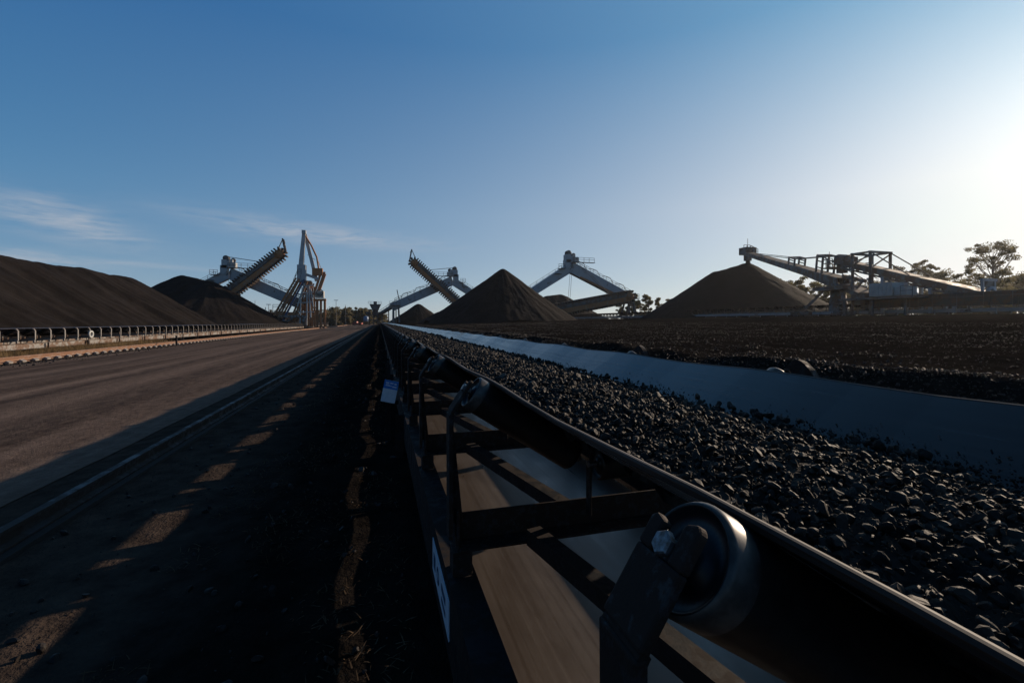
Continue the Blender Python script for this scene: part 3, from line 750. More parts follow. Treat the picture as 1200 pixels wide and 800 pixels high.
# ------------------------------------------------------------------ coal stockpiles
def pile(label, A, B, zg, repose=.74, seed=1, gul=.5, carve=None, res=190, ext=6, soft=.6):
    """ridge from A to B (x, y, ztop); flanks fall at the angle of repose"""
    A, B = np.array(A, float), np.array(B, float)
    rad = max(A[2], B[2]) - zg
    rad = rad / repose + 1.5
    x0, x1 = min(A[0], B[0]) - rad, max(A[0], B[0]) + rad; y0, y1 = min(A[1], B[1]) - rad, max(A[1], B[1]) + rad
    xs_ = np.linspace(x0, x1, res); ys_ = np.linspace(y0, y1, int(np.clip(res * (y1 - y0) / (x1 - x0), 60, 420)))
    d = B[:2] - A[:2]; L2 = max((d ** 2).sum(), 1e-6)
    def zf(X, Y):
        t_ = np.clip(((X - A[0]) * d[0] + (Y - A[1]) * d[1]) / L2, 0, 1)
        dx, dy = X - (A[0] + t_ * d[0]), Y - (A[1] + t_ * d[1]); dist = np.sqrt(dx * dx + dy * dy)
        ang = np.arctan2(dy, dx); s_ = t_ * math.sqrt(L2)
        along = np.abs(ang) * rad * .45 + s_
        gully = fbm(along * .55, dist * .06, seed, 4) * gul * np.clip(dist / 3, 0, 1)
        rg = A[2] + (B[2] - A[2]) * t_ + .28 * fbm(s_ * .18, s_ * 0 + seed, seed + 5, 3) * (L2 > 4) 
        ds = np.sqrt(dist * dist + soft * soft) - soft
        z = rg - ds * repose * (1 - .10 * np.clip(dist / rad, 0, 1)) + gully + .10 * fbm(X * .9, Y * .9, seed + 9, 3)
        # concave skirt towards the toe
        if carve: z = carve(X, Y, z)
        return np.maximum(z, zg - .6)
    V, F = grid(xs_, ys_, zf)
    keep = (V[F][:, :, 2].max(1) > zg - .55); F = F[keep]
    used = np.unique(F); mp_ = np.full(len(V), -1); mp_[used] = np.arange(len(used))
    c = (A + B) / 2; V = V[used] - np.array([c[0], c[1], zg])
    o = np_mesh('coal_stockpile', V, mp_[F], 'pile', smooth=True); o.location = (c[0], c[1], zg)
    tag(o, label, 'coal pile', 'coal stockpiles around the yard'); return o
pile('long dark ridge-shaped coal stockpile at the left edge, behind the pale conveyor', (-35, 18, 7.6), (-35, 79, 7.75), -.6, seed=2, gul=.75, res=150)
def carve2(X, Y, z):
    # reclaimed face: a bench dug out of the near flank
    q = (X + 33) * .5 + (Y - 106) * .0
    return z - 1.1 * np.exp(-(((X + 36) / 3.5) ** 2 + ((Y - 106.5) / 3.2) ** 2)) + .7 * np.exp(-(((X + 40) / 1.4) ** 2 + ((Y - 108) / 5) ** 2))
A2 = at(215, 322, 116); B2 = at(246, 330, 114)
pile('near-black coal cone with a dug bench below the left reclaimer boom', (A2.x, A2.y, A2.z), (B2.x, B2.y, B2.z), -.6, .68, seed=4, gul=.45, carve=carve2, soft=1.2)
A3 = at(588, 315, 110)
pile('tall pointed coal cone in the middle of the yard', (A3.x, A3.y, A3.z), (A3.x + .3, A3.y, A3.z), .9, .80, seed=6, gul=.6, soft=.5)
A4 = at(876, 308, 100); B4 = at(838, 318, 101)
pile('broad coal stockpile under the stacker boom, its peak at the falling stream', (A4.x, A4.y, A4.z), (B4.x, B4.y, B4.z), 1.9, .72, seed=8, gul=.15, soft=.5)
A5 = at(490, 356, 172)
pile('small distant coal cone left of the middle cone, under a grey girder', (A5.x, A5.y, A5.z), (A5.x + .2, A5.y, A5.z), .4, .74, seed=10, gul=.4)
A6 = at(655, 345, 165)
pile('distant coal mound framed by the right reclaimer\'s girders', (A6.x, A6.y, A6.z), (A6.x - 4, A6.y, A6.z - .6), 1.0, .62, seed=12, gul=.4, soft=2)
A7 = at(515, 365, 150)
pile('low coal heap between the small cone and the middle cone', (A7.x, A7.y, A7.z), (A7.x + 4, A7.y, A7.z - .5), .4, .6, seed=14, gul=.4)
A8 = at(312, 365, 175); B8 = at(345, 366, 185)
pile('distant low coal ridge behind the left reclaimer tower', (A8.x, A8.y, A8.z), (B8.x, B8.y, B8.z), -.5, .6, seed=15, gul=.4)

# ------------------------------------------------------------------ reclaimers
def railing(mb, pts, h=1.1, gap=2.0, off=(0, 0, 0), r=.05):
    pts = [Vector(p) + Vector(off) for p in pts]
    for a, b in zip(pts, pts[1:]):
        n = max(1, int((b - a).length / gap))
        for i in range(n + 1):
            q = a.lerp(b, i / n); mb.box(q + Vector((0, 0, h / 2)), (r, r, h))
        for hh in (h, h * .55): mb.bar(a + Vector((0, 0, hh)), b + Vector((0, 0, hh)), r, r)
def reclaimer(label, xe, ye, m, ze, raised, legs=True):
    """portal scraper reclaimer; x' runs from the end (0) over the pile, mirrored by m"""
    root = empty('reclaimer', (xe, ye, ze)); tag(root, label, 'reclaimer', 'portal scraper reclaimers')
    P = lambda x, y, z: Vector((m * x, y, z))
    # two box girders meeting at the apex
    for y in (0,):
        mb = MB(); mb.bar(P(1.0, y, 5.6), P(20.5, y, 14.6), 1.8, 2.6, 1.8, 3.0); 
        for k in range(1, 9):      # stiffener ribs
            t_ = k / 9; q0 = P(1.0, y - .93, 5.6).lerp(P(20.5, y - .93, 14.6), t_); mb.bar(q0 + Vector((0, 0, -1.3)), q0 + Vector((0, 0, 1.4)), .1, .06)
        mb.build('main_girder', 'grey_girder', root)
        mb = MB(); mb.bar(P(21.1, y, 14.2), P(42, y, 1.2), 1.7, 2.4, 1.7, 1.8); mb.build('support_girder', 'grey_girder', root)
    # apex head: cab, sheaves, platform
    mb = MB(); mb.box(P(20.8, 0, 17.0), (2.6, 2.2, 2.2)); mb.box(P(21.6, -.2, 15.4), (1.6, 1.8, 2.4)); mb.build('head_house', 'grey_girder', root)
    mb = MB(); mb.box(P(19.3, -.6, 16.6), (1.2, 1.6, 1.5)); mb.build('winch_cabinet', 'white_panel', root)
    mb = MB()
    for y in (-.5, .5): mb.lathe([(-.15, .01), (-.15, .75), (.15, .75), (.15, .01)], P(21.2, y, 18.5), (0, 1, 0), 14)
    mb.lathe([(-.15, .01), (-.15, .6), (.15, .6), (.15, .01)], P(19.6, 0, 18.0), (0, 1, 0), 14); mb.build('rope_sheave', 'grey_dark', root)
    mb = MB()
    mb.box(P(17.2, -1.4, 15.9), (6.5, 1.0, .12)); railing(mb, [P(14.2, -1.9, 15.95), P(20.4, -1.9, 15.95)], 1.2, 1.5, r=.08)
    mb.box(P(23.6, -1.0, 14.0), (1.8, 1.4, .12)); mb.box(P(24.6, -1.0, 12.6), (1.8, 1.4, .12)); railing(mb, [P(22.8, -1.7, 14.05), P(24.6, -1.7, 14.05)], 1.2, .9, r=.08)
    mb.build('head_platform', 'grey_dark', root)
    mb = MB(); railing(mb, [P(2, -.85, 7.3), P(8, -.85, 10.1), P(14, -.85, 12.9), P(18, -.85, 14.9)], 1.2, 2, r=.07)
    railing(mb, [P(2, .85, 7.3), P(18, .85, 14.9)], 1.2, 2, r=.07)
    for k in range(4):
        x = 4 + k * 4.1; z = 7.9 + k * 1.92
        mb.tube([P(x, -.85, z + .8), P(x + .6, -.85, z + 2.1), P(x + 1.8, -.85, z + 2.5), P(x + 3.2, -.85, z + 2.6)], .08, 6)
    railing(mb, [P(23.5, -.8, 13.7), P(36, -.8, 6.0)], 1.2, 2, r=.07)
    mb.build('walkway_rail', 'grey_dark', root)
    # hinged chain boom with scraper blades
    a, b = (P(26, -3.2, 3.5), P(7.9, -3.2, 19.6)) if raised else (P(32, -3.2, 1.6), P(4.5, -3.2, 6.6))
    d = (b - a).normalized(); L = (b - a).length; nrm = Vector((0, -1, 0)).cross(d).normalized()
    if nrm.z < 0: nrm = -nrm
    mb = MB(); 
    for y in (-.95, .95): mb.bar(a + Vector((0, y, 0)) - nrm * .55, b + Vector((0, y, 0)) - nrm * .55, .3, 1.2)
    mb.bar(a - nrm * .5, b - nrm * .5, 1.6, .9)
    mb.lathe([(-1.2, .01), (-1.2, 1.15), (1.2, 1.15), (1.2, .01)], b, (0, 1, 0), 14); mb.lathe([(-1.2, .01), (-1.2, 1.15), (1.2, 1.15), (1.2, .01)], a, (0, 1, 0), 14)
    boom = mb.build('scraper_boom', 'rusty', root)
    mb = MB()
    for y in (-1.0, 1.0): mb.bar(a + Vector((0, y, 0)) + nrm * .65, b + Vector((0, y, 0)) + nrm * .65, .3, .9)
    mb.bar(a + nrm * .2, b + nrm * .2, 1.2, .3); mb.build('chain_guide', 'grey_dark', boom)
    def blade(c, out, al):
        mb = MB(); mb.bar(c - Vector((0, 1.5, 0)), c + Vector((0, 1.5, 0)), .36, .62, up=out); mb.bar(c - out * .55, c - out * .2, .5, .5); return mb.build('scraper_blade', 'scraper', boom)
    n = int(L / .74)
    for sg in (1, -1):
        for k in range(n + 1):
            c = a + d * (k * L / n) + nrm * sg * 1.5; blade(c, nrm * sg, d)
    for k in range(1, 5):
        an = -math.pi / 2 + k * math.pi / 5; out = d * math.cos(an) + nrm * math.sin(an); blade(b + out * 1.55, out, d)
    if raised:
        mb = MB()
        for y in (-.8, .8): mb.bar(b + Vector((-m * 1.4, y, .9)), b + Vector((-m * -.4 - m * 1.2, y, 4.2)), .28, .35)
        for z in (1.8, 2.6, 3.4): mb.bar(b + Vector((-m * 1.2, -.8, z)), b + Vector((-m * 1.2, .8, z)), .12, .12)
        mb.bar(b + Vector((m * .6, 0, 1.0)), b + Vector((-m * .7, 0, 4.0)), .16, .2)
        mb.build('boom_tip_frame', 'pale_steel', boom)
    mb = MB()
    for y in (-.6, .6):
        mb.tube([P(21.2, y - .6, 18.9), a.lerp(b, .8) + Vector((0, y, 1))], .045, 5); mb.tube([P(20.2, y - .6, 18.4), a.lerp(b, .35) + Vector((0, y, 1))], .045, 5)
    mb.build('hoist_rope', 'grey_dark', root)
    if not raised:
        mb = MB(); mb.bar(P(18.5, -2, 11.8), P(5.5, -2, 6.4), .35, .5); mb.build('luffing_strut', 'rusty', root)
    # supports
    if legs:
        mb = MB()
        for y in (-2.6, 2.6):
            mb.bar(P(1.6, y * .35, 5.2), P(1.6, y, .9), .6, .6); mb.bar(P(3.2, y * .35, 5.6), P(3.4, y, .9), .4, .4)
        mb.bar(P(.8, -3.4, .9), P(.8, 3.4, .9), .7, .8); mb.build('end_leg', 'grey_dark', root)
        mb = MB(); mb.box(P(2.0, -1.2, 6.2), (3.4, 2.2, .2)); railing(mb, [P(.4, -2.2, 6.3), P(3.6, -2.2, 6.3)], 1.2, 1, r=.08); mb.build('end_platform', 'pale_steel', root)
    for x0 in (1.8, 42):
        mb = MB(); mb.box(P(x0, 0, .62), (.5, 7.5, .5))
        for y in (-3.0, -1.4, 1.4, 3.0): mb.lathe([(-.12, .01), (-.12, .36), (.12, .36), (.12, .01)], P(x0, y, .36), (1, 0, 0), 14)
        mb.build('bogie', 'grey_dark', root)
    return root
R1 = reclaimer('left portal reclaimer with a tall tower mast, its scraper boom raised to the right', -17.5, 136, -1, -.6, True, legs=False)
R2 = reclaimer('middle portal reclaimer with its black scraper boom raised to the left', 2.6, 150, 1, .2, True)
R3 = reclaimer('right portal reclaimer forming an open grey A frame with its boom lowered', 71, 116, -1, 1.6, False)

# tower and inclined chute on the end of the left reclaimer
def px1(px, py, dy=0.0):
    """local point of the left reclaimer (root at -17.5, 136, -.6) in its front plane"""
    X = (px - 445) * .9603 * (136 * cs) / 533 / (1 - (px - 445) * .9603 * sn / 533); zc = 136 * cs + X * sn
    return Vector((X + 17.5, -3.0 + dy, CAM_Z - (py - 377) / 533 * zc + .6))
mb = MB()
mb.bar(px1(355, 318), px1(358.5, 274), 1.3, 1.3, .8, .8); mb.box(px1(356, 322), (2.1, 2.0, 4.6)); mb.box(px1(358.5, 274.5), (1.0, 1.4, .9))
mb.bar(px1(359, 276, 1), px1(372.5, 330, 1), .7, .8, .8, .9)
mb.bar(px1(361, 323), px1(375, 328), .6, .7); mb.bar(px1(371, 306, .6), px1(362, 300, .6), .12, .12)
mast = mb.build('tower_mast', 'grey_girder', R1)
mb = MB(); mb.tube([px1(359.5, 278), px1(367, 290), px1(373, 303), px1(375.5, 318)], .22, 8); mb.tube([px1(360, 279, 1.6), px1(371, 300, 1.6), px1(380, 322, 1.6)], .07, 6); mb.build('mast_stay', 'rusty', R1)
mb = MB(); mb.bar(px1(374, 324), px1(374, 316), 2.6, 1.6); mb.bar(px1(382, 322), px1(373, 348), .5, .9); mb.bar(px1(378, 320), px1(370, 345), .4, .6); mb.bar(px1(374, 321), px1(383, 321), .5, .5); mb.build('counter_frame', 'rusty', R1)
mb = MB()
mb.bar(px1(334, 379, -1.5), px1(360, 329, -1.5), 1.1, .35); mb.build('incline_belt', 'blue_belt', R1)
mb = MB()
for (x0, y0_, x1_, y1_) in ((322, 377, 351, 328), (328, 379, 355, 329), (343, 379, 364, 331), (349, 377, 369, 333)):
    for dy in (-2.4, 1.2): mb.bar(px1(x0, y0_, dy), px1(x1_, y1_, dy), .30, .45)
for k in range(9):
    t_ = k / 8; a_ = px1(322, 377, -2.5).lerp(px1(351, 328, -2.5), t_); b_ = px1(328, 379, -2.5).lerp(px1(355, 329, -2.5), t_); c_ = px1(343, 379, -2.5).lerp(px1(364, 331, -2.5), t_); d_ = px1(349, 377, -2.5).lerp(px1(369, 333, -2.5), t_)
    mb.bar(a_, b_, .16, .16); mb.bar(c_, d_, .16, .16)
    if k < 8:
        t2 = (k + 1) / 8; mb.bar(a_, px1(328, 379, -2.5).lerp(px1(355, 329, -2.5), t2), .14, .14); mb.bar(c_, px1(349, 377, -2.5).lerp(px1(369, 333, -2.5), t2), .14, .14)
mb.build('incline_truss', 'rusty', R1)
mb = MB()
for px_, top in ((357, 352), (361, 338), (365, 334), (369, 336), (372, 350)):
    for dy in (-1.4, 2.2): mb.bar(px1(px_, 382.5, dy), px1(px_ + (365 - px_) * .1, top, dy), .34, .34)
for py_ in (377, 369, 361, 353, 345): mb.bar(px1(356, py_, -1.5), px1(373, py_, -1.5), .22, .3)
for k in range(4): mb.bar(px1(357, 377 - k * 8, -1.6), px1(366, 369 - k * 8, -1.6), .16, .16); mb.bar(px1(366, 377 - k * 8, -1.6), px1(373, 369 - k * 8, -1.6), .16, .16)
mb.build('tower_frame', 'rusty', R1)
mb = MB()
for (xa, ya, xb, yb) in ((356, 381, 357, 352), (363.5, 381, 364, 345), (368, 372, 366, 336), (353, 360, 361, 334), (371, 360, 368, 340)): mb.bar(px1(xa, ya, -3.0), px1(xb, yb, -3.0), .3, .3)
for (xa, ya, xb, yb) in ((354, 366, 372, 366), (352, 356, 370, 355), (358, 345, 371, 344), (362, 337, 372, 336)): mb.bar(px1(xa, ya, -3.1), px1(xb, yb, -3.1), .22, .22)
railing(mb, [px1(355, 352, -3.2), px1(371, 352, -3.2)], 1.2, 1.0, r=.09); railing(mb, [px1(358, 342, -3.2), px1(371, 342, -3.2)], 1.2, 1.0, r=.09)
mb.build('highlight_bars', 'white_panel', R1)  # white bars and rails added as bright highlights on the tower
mb = MB()
for px_ in (374, 378, 382.5):
    mb.bar(px1(px_, 382.5, -.5), px1(px_, 352, -.5), .55, .6)
mb.bar(px1(369, 352, -.5), px1(384, 352, -.5), .8, .6); mb.bar(px1(371, 364, -.5), px1(384, 364, -.5), .3, .3); mb.build('side_frame', 'rusty', R1)
mb = MB(); mb.box(px1(377, 346, -.8), (2.2, 2.2, 1.9)); cabm = mb.build('operator_cab', 'white_panel', R1, bevel=.1)
mb = MB(); mb.lathe([(0, .9), (.3, .9), (.3, .7), (0, .7), (0, .9)], px1(377.5, 344, -2.2), (.3, -1, 0), 18); mb.box(px1(376, 346.5, -1.95), (1.6, .08, 1.0)); mb.build('cab_window', 'glass', cabm)
mb = MB(); mb.box(px1(349, 371, -2.0), (6.0, 2.6, .5)); mb.bar(px1(361, 380.5, -3.0), px1(361, 370, -3.0), .9, .9)
mb.bar(px1(342, 376, -3.2), px1(354, 369, -3.2), .5, .5); railing(mb, [px1(326, 372, -3.2), px1(326, 363, -3.2), px1(340, 363, -3.2)], 1.2, 1.2, r=.1)
mb.box(px1(330, 376, -2.5), (5.2, 2.2, .35)); mb.box(px1(316, 375, -2), (.3, .3, 2.6)); mb.box(px1(316.5, 368, -2), (.12, .12, 3.4)); mb.build('loading_platform', 'pale_steel', R1)
mb = MB(); railing(mb, [px1(347, 335, -1), px1(352, 323, -1), px1(356, 323, -1)], 1.3, 1.2, r=.1); mb.box(px1(355, 345, 1.5), (3, 1.6, .2)); mb.box(px1(362, 333, -.5), (2.4, 2.2, 1.2)); mb.box(px1(367, 343, -.9), (1.4, 1.2, 2.0)); mb.build('tower_platform', 'grey_dark', R1)

# ------------------------------------------------------------------ stacker on the right conveyor
SX, SY, SZ = 60.0, 47.0, 1.95
stk = empty('stacker', (SX, SY, SZ)); tag(stk, 'coal stacker with a long rusty boom over the right stockpile', 'stacker')
Q = lambda px, py, zc: at(px, py, zc) - Vector((SX, SY, SZ))
bt = Q(876, 297, 98); bb = Q(988, 331, 62)
dirb = (bt - bb).normalized(); sdb = dirb.cross(Vector((0, 0, 1))).normalized()
mb = MB()
def bsec(t_):      # top and bottom of the boom above and below its centre line
    return .55 - .33 * t_, -(.75 - max(0, min(1, (t_ - .06) / .2)) * .32 - .12 * t_)
N = 22
for sg in (-1, 1):
    o_ = sdb * sg * .75
    for k in range(N):
        t0, t1 = k / N, (k + 1) / N; (u0, l0), (u1, l1) = bsec(t0), bsec(t1); p0 = bb.lerp(bt, t0) + o_; p1 = bb.lerp(bt, t1) + o_
        mb.bar(p0 + Vector((0, 0, u0)), p1 + Vector((0, 0, u1)), .2, .24); mb.bar(p0 + Vector((0, 0, l0)), p1 + Vector((0, 0, l1)), .2, .2)
        mb.bar(p0 + Vector((0, 0, l0)), p0 + Vector((0, 0, u0)), .1, .1); mb.bar(p0 + Vector((0, 0, l0)), p1 + Vector((0, 0, u1)), .1, .1)
        q = sdb * sg * .12
        mb.prism([p0 + q + Vector((0, 0, u0 + .05)), p1 + q + Vector((0, 0, u1 + .05)), p1 + q + Vector((0, 0, l1 * .75)), p0 + q + Vector((0, 0, l0 * .75))], sdb * sg * .04)
boom = mb.build('boom', 'grey_mid', stk)
mb = MB(); mb.bar(bb + Vector((0, 0, .6)), bt + Vector((0, 0, .3)), 1.1, .12); mb.build('boom_belt', 'scraper', boom)
mb = MB(); mb.box(bt + Vector((0, 0, .45)), (2.6, 2.2, 1.5)); mb.box(bt + dirb * 1.7 + Vector((0, 0, -.1)), (1.8, 1.6, .3)); mb.box(bt + Vector((0, 0, -.9)), (1.1, 1.1, 1.4)); railing(mb, [bt + dirb * 2.4 + Vector((0, 0, 0)), bt + dirb * .6 + Vector((.9, 0, .2))], 1.6, .6, r=.09)
railing(mb, [bt - dirb * 2 + Vector((0, 0, .7)), bt - dirb * 6 + Vector((0, 0, .3))], 1.2, 1.0, r=.08); mb.tube([bt + Vector((0, 0, 1)), bt + Vector((0, 0, 3.2))], .05, 5); mb.build('head_chute', 'grey_mid', boom)
def mastframe(t0, h, lean, spread):
    mb = MB(); p = bb.lerp(bt, t0) + Vector((0, 0, .45))
    tops = []
    for e in (0, spread):
        for sg in (-1, 1):
            q = p + dirb * (e - spread / 2) + sdb * sg * .8; tp = q + Vector((0, 0, h)) - dirb * lean; mb.bar(q, tp, .22, .22); tops.append(tp)
    for i in (0, 1): mb.bar(tops[i], tops[i + 2], .22, .25)
    mb.bar(tops[0], tops[1], .2, .2); mb.bar(tops[2], tops[3], .2, .2)
    for f in (.35, .7):
        for sg in (-1, 1):
            a_ = p + dirb * (-spread / 2) + sdb * sg * .8 + (Vector((0, 0, h)) - dirb * lean) * f; mb.bar(a_, a_ + dirb * spread, .14, .14)
    mb.build('stay_frame', 'grey_dark', boom); return (tops[0] + tops[1]) / 2
m1 = mastframe(.134, 2.7, .5, 1.7); m2 = mastframe(.379, 1.3, .3, 2.2)
mb = MB()
for sg in (-1, 1):
    o_ = sdb * sg * .8
    mb.tube([bt.lerp(bb, .12) + o_ + Vector((0, 0, .4)), m2 + o_, m1 + o_, bb - dirb * 6 + o_ + Vector((0, 0, 1.5))], .06, 5); mb.tube([m1 + o_, bb - dirb * 2 + o_ + Vector((0, 0, 1.2))], .05, 5)
mb.build('stay_cable', 'grey_dark', boom)
# slewing tower, counterweight
mb = MB(); mb.lathe([(0, 1.2), (3.6, .8), (3.6, .01)], (.2, .3, .3), (0, 0, 1), 16); 
for sx in (-1, 1):
    for sy in (-1, 1): mb.bar((sx * 3.2, sy * 3.4, .3), (sx * 1.2, sy * 1.2, 3.6), .32, .32)
mb.box((0, 0, 3.8), (4.2, 4.4, .5)); mb.build('slewing_tower', 'grey_mid', stk)
mb = MB(); mb.bar(bb + Vector((0, 0, -.4)), bb - dirb * 5.5 + Vector((0, 0, -.6)), 2.2, .5); mb.bar(bb + Vector((0, 0, .9)), bb - dirb * 5 + Vector((0, 0, 1.0)), .4, .4)
for k in range(3): mb.bar(bb - dirb * (k * 1.6) + Vector((0, 0, -.2)), bb - dirb * (k * 1.6 + 1.6) + Vector((0, 0, 1.2)), .2, .2)
mb.box(bb - dirb * 5 + Vector((0, 0, -1.3)), (2.2, 1.6, 1.3)); mb.build('counterweight_arm', 'grey_mid', stk)
for sy in (-3.2, 3.2):
    mb = MB(); 
    for sx in (-3.0, 3.0):
        mb.box((sx, sy, .45), (.5, 3.0, .4))
        for yy in (-.9, .9): mb.lathe([(-.12, .01), (-.12, .35), (.12, .35), (.12, .01)], (sx, sy + yy, .3), (1, 0, 0), 12)
    mb.build('bogie', 'grey_dark', stk)
# tripper: belt climbing from the conveyor to the stacker
tripper = empty('tripper_car', (SX, 40, SZ)); tag(tripper, 'inclined tripper feeding the stacker, with a portal frame and white cabin', 'tripper')
T = lambda y, z, x=0: Vector((x, y - 40, z - SZ))
mb = MB()
y0_, z0_, y1_, z1_ = 31.0, 4.0, 46.0, 9.2
for x in (-1.1, 1.1):
    mb.bar(T(y0_, z0_, x), T(y1_, z1_, x), .22, .5); mb.bar(T(y0_ + .3, z0_ - .55, x), T(y1_, z1_ - .75, x), .18, .22)
    for k in range(16):
        a_ = T(y0_, z0_, x).lerp(T(y1_, z1_, x), k / 16); b_ = T(y0_ + .3, z0_ - .55, x).lerp(T(y1_, z1_ - .75, x), (k + .5) / 16); mb.bar(a_, b_, .12, .12); mb.bar(b_, T(y0_, z0_, x).lerp(T(y1_, z1_, x), (k + 1) / 16), .12, .12)
mb.build('incline_frame', 'grey_mid', tripper)
mb = MB()
for x in (-1.24, 1.24): mb.prism([T(y0_, z0_ + .2, x), T(y1_, z1_ + .2, x), T(y1_, z1_ - .5, x), T(y0_, z0_ - .35, x)], (.04, 0, 0))
mb.build('side_sheeting', 'grey_mid', tripper)
mb = MB(); mb.bar(T(y0_, z0_ + .2), T(y1_, z1_ + .2), 1.7, .12); mb.build('incline_belt', 'scraper', tripper)
mb = MB(); mb.lathe([(-1.1, .01), (-1.1, .75), (1.1, .75), (1.1, .01)], T(46.2, 9.5), (1, 0, 0), 16); mb.box(T(46.0, 9.45), (2.4, 1.3, .9)); mb.box(T(46.6, 8.4), (.9, .9, 1.2)); mb.box(T(47.8, 8.6), (2.2, 1.6, .15)); railing(mb, [T(47.1, 8.6, -1.1), T(48.6, 8.6, -1.1), T(48.6, 8.6, 1.1)], 1.2, .6, r=.07); mb.tube([T(47.6, 9, -1), T(47.6, 10.8, -1)], .03, 5); mb.build('head_house', 'grey_mid', tripper)
mb = MB()
for y in (41.7, 43.9):
    for x in (-1.7, 1.7): mb.bar(T(y, 2.2, x), T(y, 9.9, x), .24, .24)
    mb.bar(T(y, 9.9, -1.9), T(y, 9.9, 1.9), .26, .26)
for x in (-1.7, 1.7): mb.bar(T(41.5, 9.9, x), T(44.1, 9.9, x), .22, .22); mb.bar(T(41.7, 9.7, x), T(43.9, 8.4, x), .13, .13); mb.bar(T(43.9, 9.9, x), T(46.2, 9.4, x), .11, .11); mb.bar(T(41.7, 9.9, x), T(37.4, 6.6, x), .11, .11); mb.bar(T(43.9, 9.0, x), T(46.2, 8.9, x), .1, .1)
mb.build('portal_frame', 'grey_mid', tripper)
mb = MB()
for (y, zt) in ((38.0, 5.8), (35.6, 5.0), (33.4, 4.3), (40.6, 6.7)):
    for x in (-1.2, 1.2): mb.bar(T(y, 2.2, x), T(y, zt, x), .3, .3)
    mb.bar(T(y, 2.8, -1.2), T(y + 1.8, zt, -1.2), .16, .16); mb.bar(T(y, zt - .4, -1.2), T(y, zt - .4, 1.2), .2, .2)
mb.build('support_leg', 'grey_girder', tripper)
mb = MB(); mb.box(T(39.0, 5.0, -2.9), (2.0, 2.5, 1.5)); 
for k in range(6): mb.box(T(37.95 + k * .42, 5.0, -3.92), (.05, .07, 1.4))
mb.box(T(37.0, 4.7, -2.9), (1.6, 1.3, .9)); mb.build('switch_cabin', 'white_panel', tripper)
mb = MB(); mb.box(T(39.8, 4.0, -2.6), (3.0, 8.5, .2)); railing(mb, [T(36.8, 4.05, -4.0), T(35.6, 4.05, -4.0)], 1.2, 1.2, r=.05); 
for y in (36.5, 40, 43.4): mb.bar(T(y, 2.0, -3.7), T(y, 3.8, -3.7), .2, .2)
mb.build('cabin_deck', 'grey_dark', tripper)
# falling coal below the boom head
nF = 700; tz = rng.uniform(0, 1, nF)
hd = at(876, 297, 98); base_z = A4.z
fp = np.stack([hd.x + rng.normal(0, .16, nF) + .3 * (tz ** 2), hd.y + rng.normal(0, .16, nF), hd.z - 1.4 - tz * (hd.z - 1.4 - base_z + .6)], 1)
fc = lumps('falling_coal', fp, rng.uniform(.05, .13, nF), 'coal_gravel', ICO1); tag(fc, 'thin stream of coal falling from the stacker head onto the pile', 'coal', kind='stuff')

# take-up frame at the far right of the conveyor
tk = empty('takeup_frame', (*at(1158, 345, 47).xy, 3.6)); tag(tk, 'small grey steel frame with a sheave standing on the right conveyor below the gum tree', 'frame')
mb = MB()
for x in (-.9, .9): mb.box((x, 0, .9), (.2, .2, 2.1))
mb.box((0, 0, 1.95), (2.2, .3, .25)); mb.box((.6, .2, .1), (2.6, 1.0, .2)); mb.build('portal', 'grey_girder', tk)
mb = MB(); mb.lathe([(-.1, .25), (-.1, .55), (.1, .55), (.1, .25), (-.1, .25)], (.25, -.1, .75), (.2, 1, 0), 16); mb.build('sheave', 'grey_girder', tk)
mb = MB(); mb.box((0, .1, 1.5), (1.4, .4, .6)); mb.box((1.2, 0, .55), (.7, .5, .7)); mb.build('drive_box', 'grey_dark', tk)

# ------------------------------------------------------------------ far end: transfer tower, tank, vehicle, poles
tt = empty('transfer_tower', (-2.3, 188, 0)); tag(tt, 'grey transfer tower at the far end of the near conveyor', 'tower')
mb = MB()
for x in (-1.6, 0, 1.6):
    for y in (-1.6, 1.6): mb.box((x, y, 3.0), (.3, .3, 6.0))
for z in (2.0, 4.0, 6.0): mb.box((0, 0, z), (4.2, 4.2, .25))
mb.bar((-1.6, -1.7, .2), (1.6, -1.7, 2.0), .2, .2); mb.bar((1.6, -1.7, 2.1), (-1.6, -1.7, 4.0), .2, .2); mb.build('tower_frame', 'grey_dark', tt)
mb = MB(); mb.box((.5, 0, 5.0), (1.9, 2.4, 1.8)); mb.box((-2.0, 0, 4.6), (1.7, 2.4, 1.2)); mb.prism([(-.7, -1.4, 6.2), (2.0, -1.4, 6.2), (2.9, -1.4, 8.2), (-1.6, -1.4, 8.2)], (0, 2.8, 0)); mb.box((.65, 0, 8.7), (1.2, 1.2, 1.0)); mb.build('transfer_hopper', 'grey_dark', tt)
mb = MB(); railing(mb, [(-2.1, -2.1, 4.1), (2.1, -2.1, 4.1)], 1.1, 1, r=.08); railing(mb, [(-2.0, -1.6, 8.2), (3.0, -1.6, 8.2)], 1.0, 1, r=.08); mb.build('guard_rail', 'pale_steel', tt)
gl = empty('conveyor_gallery', (0, 170, 0)); tag(gl, 'thin inclined gallery rising from the transfer tower to the middle reclaimer', 'gallery')
mb = MB(); a_ = Vector((0, 17, 4.2)); b_ = Vector((6.2, -18, 7.6)); mb.bar(a_, b_, 1.4, .9); mb.bar(a_ + Vector((0, 0, 1.5)), b_ + Vector((0, 0, 1.5)), .1, .1)
for k in range(9): q = a_.lerp(b_, k / 8); mb.box(q + Vector((0, 0, .9)), (.1, .1, 1.3))
mb.build('gallery_frame', 'grey_dark', gl)
mb = MB()
for t_ in (.15, .5, .85): q = a_.lerp(b_, t_); mb.bar((q.x, q.y, .1), q, .35, .35)
mb.bar(b_ + Vector((0, 0, 0)), b_ + Vector((-.8, 0, 4.0)), .25, .25); mb.build('gallery_leg', 'grey_dark', gl)
